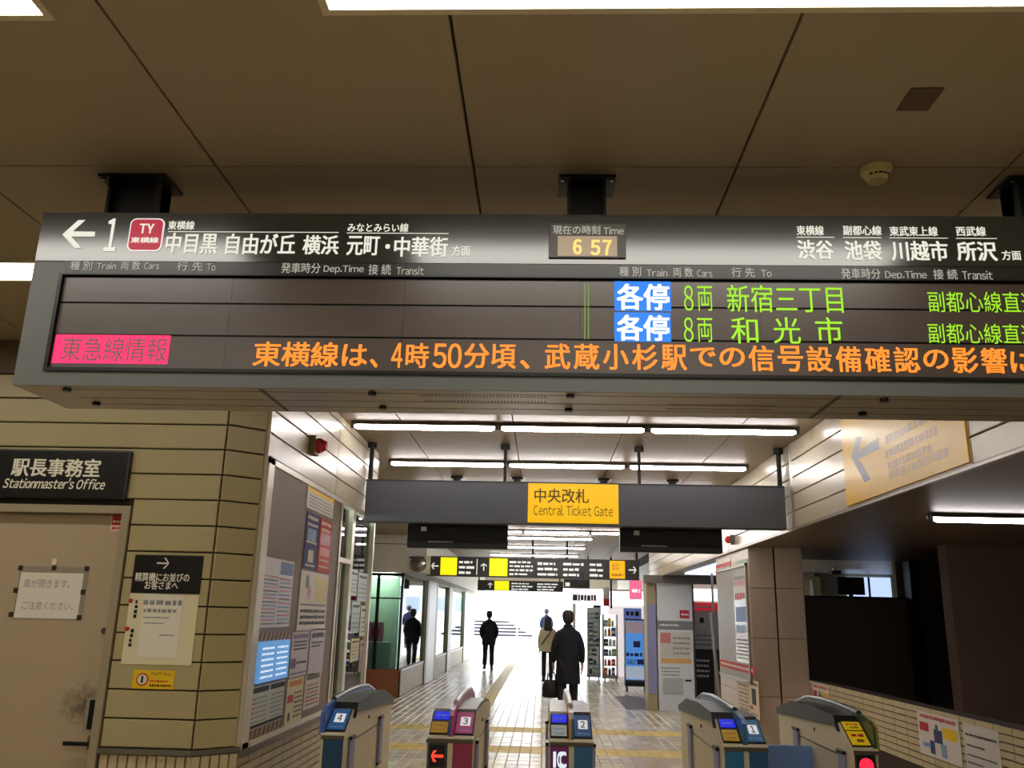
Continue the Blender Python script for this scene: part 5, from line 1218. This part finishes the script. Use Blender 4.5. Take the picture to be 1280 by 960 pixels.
    def v2(p, r, q=None):
        V2.append(p); R2.append(tuple(c*s for c in (r if isinstance(r, tuple) else (r, r))))
        if q is not None: E2.append((q, len(V2)-1))
        return len(V2)-1
    P0 = v2(V[pel], (.15, .11)); k_ = 1 if not female else .82
    for sd_ in (-1, 1):
        j = joints[sd_]; a = v2(V[j['hip']], .10*k_+.01, P0); c = v2(V[j['kn']], .084*k_, a); d = v2(tuple(Vector(V[j['an']])+Vector((0, 0, .0))), .074*k_, c)
    skin_mesh('trousers', V2, E2, R2, mat(trousers, .7, name='trouser_cloth'), t)
    for sd_ in (-1, 1):
        j = joints[sd_]; a = Vector(V[j['an']])/s; o_ = Vector(V[j['to']])/s
        b = MB(); b.loft([(a.x, a.y-.0, a.z+.02, .045, .05), (a.x, a.y+.02, a.z-.03, .048, .085), (a.x+sd_*.01, a.y+.055, a.z-.065, .05, .135), (a.x+sd_*.01, a.y+.06, a.z-.095, .052, .145)], n=16); loc(b, 'shoe', mat(shoes, .35, name='shoe_leather'))
    # coat
    CM = mat(coat, .85, noise=.08, nscale=30, name='coat_cloth')
    V3, R3, E3 = [], [], []
    def v3(p, r, q=None):
        V3.append(tuple(c*s for c in p)); R3.append(tuple(c*s for c in (r if isinstance(r, tuple) else (r, r))))
        if q is not None: E3.append((q, len(V3)-1))
        return len(V3)-1
    w0 = v3((0, 0, 1.15), (.13, .10)); c0 = v3((0, .0, 1.34), (.14, .10), w0); n0 = v3((0, .0, 1.46), (.075, .065), c0)
    for sd_ in (-1, 1):
        j = joints[sd_]; a = v3(tuple(Vector(V[j['sh']])/s+Vector((-sd_*.01, 0, -.01))), .088*bulk, c0); c = v3(tuple(Vector(V[j['el']])/s), .068*bulk, a); v3(tuple(Vector(V[j['wr']])/s+Vector((0, 0, .01))), .048, c)
    skin_mesh('coat_top', V3, E3, R3, CM, t)
    b = MB(); rings = []; n = 7; q = bulk
    for i in range(n+1):
        z_ = hem+(1.18-hem)*i/n; f = 1-i/n; rings.append((0, -.005-.01*f, z_, (.195+.018*f)*q, (.135+.03*f)*q))
    rings += [(0, -.004, 1.30, .205*q, .138*q), (0, 0, 1.38, .205*q, .125), (0, 0, 1.435, .165, .105), (0, 0, 1.475, .105, .085), (0, 0, 1.515, .07, .065)]
    b.loft(rings, n=24); loc(b, 'coat_back', CM)
    if bottom_band:
        b = MB().loft([(0, -.012, hem+.16, .222*bulk, .172*bulk), (0, -.012, hem-.02, .216*bulk, .17*bulk)], n=24); loc(b, 'jacket_hem', mat(bottom_band, .8, name='hem_cloth'))
    if collar:
        b = MB().loft([(0, .0, 1.44, .10, .09), (0, -.005, 1.50, .078, .075), (0, -.01, 1.54, .075, .072)], n=18); loc(b, 'collar', mat(collar, .8, name='collar_cloth'))
    return t, joints, V, s
# man in long dark coat with bag
px_, Yp = at(711, 800, Y=15.6).x, 15.6
def grounded(px, Y, z=0): return at(px, 790, Y=Y).x
man, J, V, s = person(at(710, 800, Y=15.2).x, 15.2, 0, 1.71, 'man in a long black overcoat walking away with a dark bag, nearest of the walkers', (17, 17, 24), (16, 16, 20), (40, 22, 26), hem=.56, stride=.10, arms=((.02, 0), (.03, 0)), collar=(16, 16, 22))
hb = Vector(V[J[-1]['hd']])+man.location
t = thing('handbag', (hb.x, hb.y, hb.z-.45), 'black holdall carried in the left hand of the man in the overcoat', 'bag')
BM_ = mat((14, 14, 17), .6, name='bag_leather')
b = MB(); x, y, z = hb.x-.03, hb.y+.02, hb.z-.19
b.loft([(x, y, z-.28, .13, .10), (x, y, z-.26, .155, .12), (x, y, z-.1, .15, .10), (x, y, z-.01, .11, .05), (x, y, z, .09, .03)], n=18); b.build('bag_body', BM_, parent=t)
b = MB(); b.tube([(x-.07, y, z-.01), (x-.06, y, z+.09), (x, y, z+.14), (x+.06, y, z+.09), (x+.07, y, z-.01)], .010); b.build('bag_handle', BM_, parent=t)
# woman in beige jacket with strap
wm, J2, V2_, s2 = person(at(684.5, 810, Y=23.0).x, 23.0, 0, 1.62, 'woman with long dark hair in a beige jacket and black leggings', (214, 200, 160), (18, 18, 20), (34, 30, 22), hem=.84, stride=.12, long_hair=True, female=True, bulk=1.16, arms=((.05, 0), (.05, 1)), bottom_band=(216, 206, 176))
b = MB(); o = wm.location
b.tube([(o.x+.12*s2, o.y-.12*s2, 1.43*s2), (o.x+.06, o.y-.175*s2, 1.33*s2), (o.x-.06, o.y-.185*s2, 1.16*s2), (o.x-.17*s2, o.y-.15, 1.0*s2)], .014); b.build('bag_strap', C_BLACK, parent=wm)
# man in black, further left
person(at(611, 800, Y=27.6).x, 27.6, 0, 1.74, 'man in a black jacket with hands in pockets, walking alone at left', (10, 10, 13), (14, 14, 18), (14, 12, 12), hem=.74, stride=.16, arms=((.0, 1), (.0, 1)))
# person in blue far away outside
zp_ = .18
q = at(683, 790, Y=38.6)
person(q.x, 38.6, zp_, 1.76, 'person in a blue jacket far outside, above the woman in beige', (16, 28, 60), (16, 18, 28), (16, 26, 34), hem=.86, stride=.1, arms=((.0, 1), (.0, 1)))
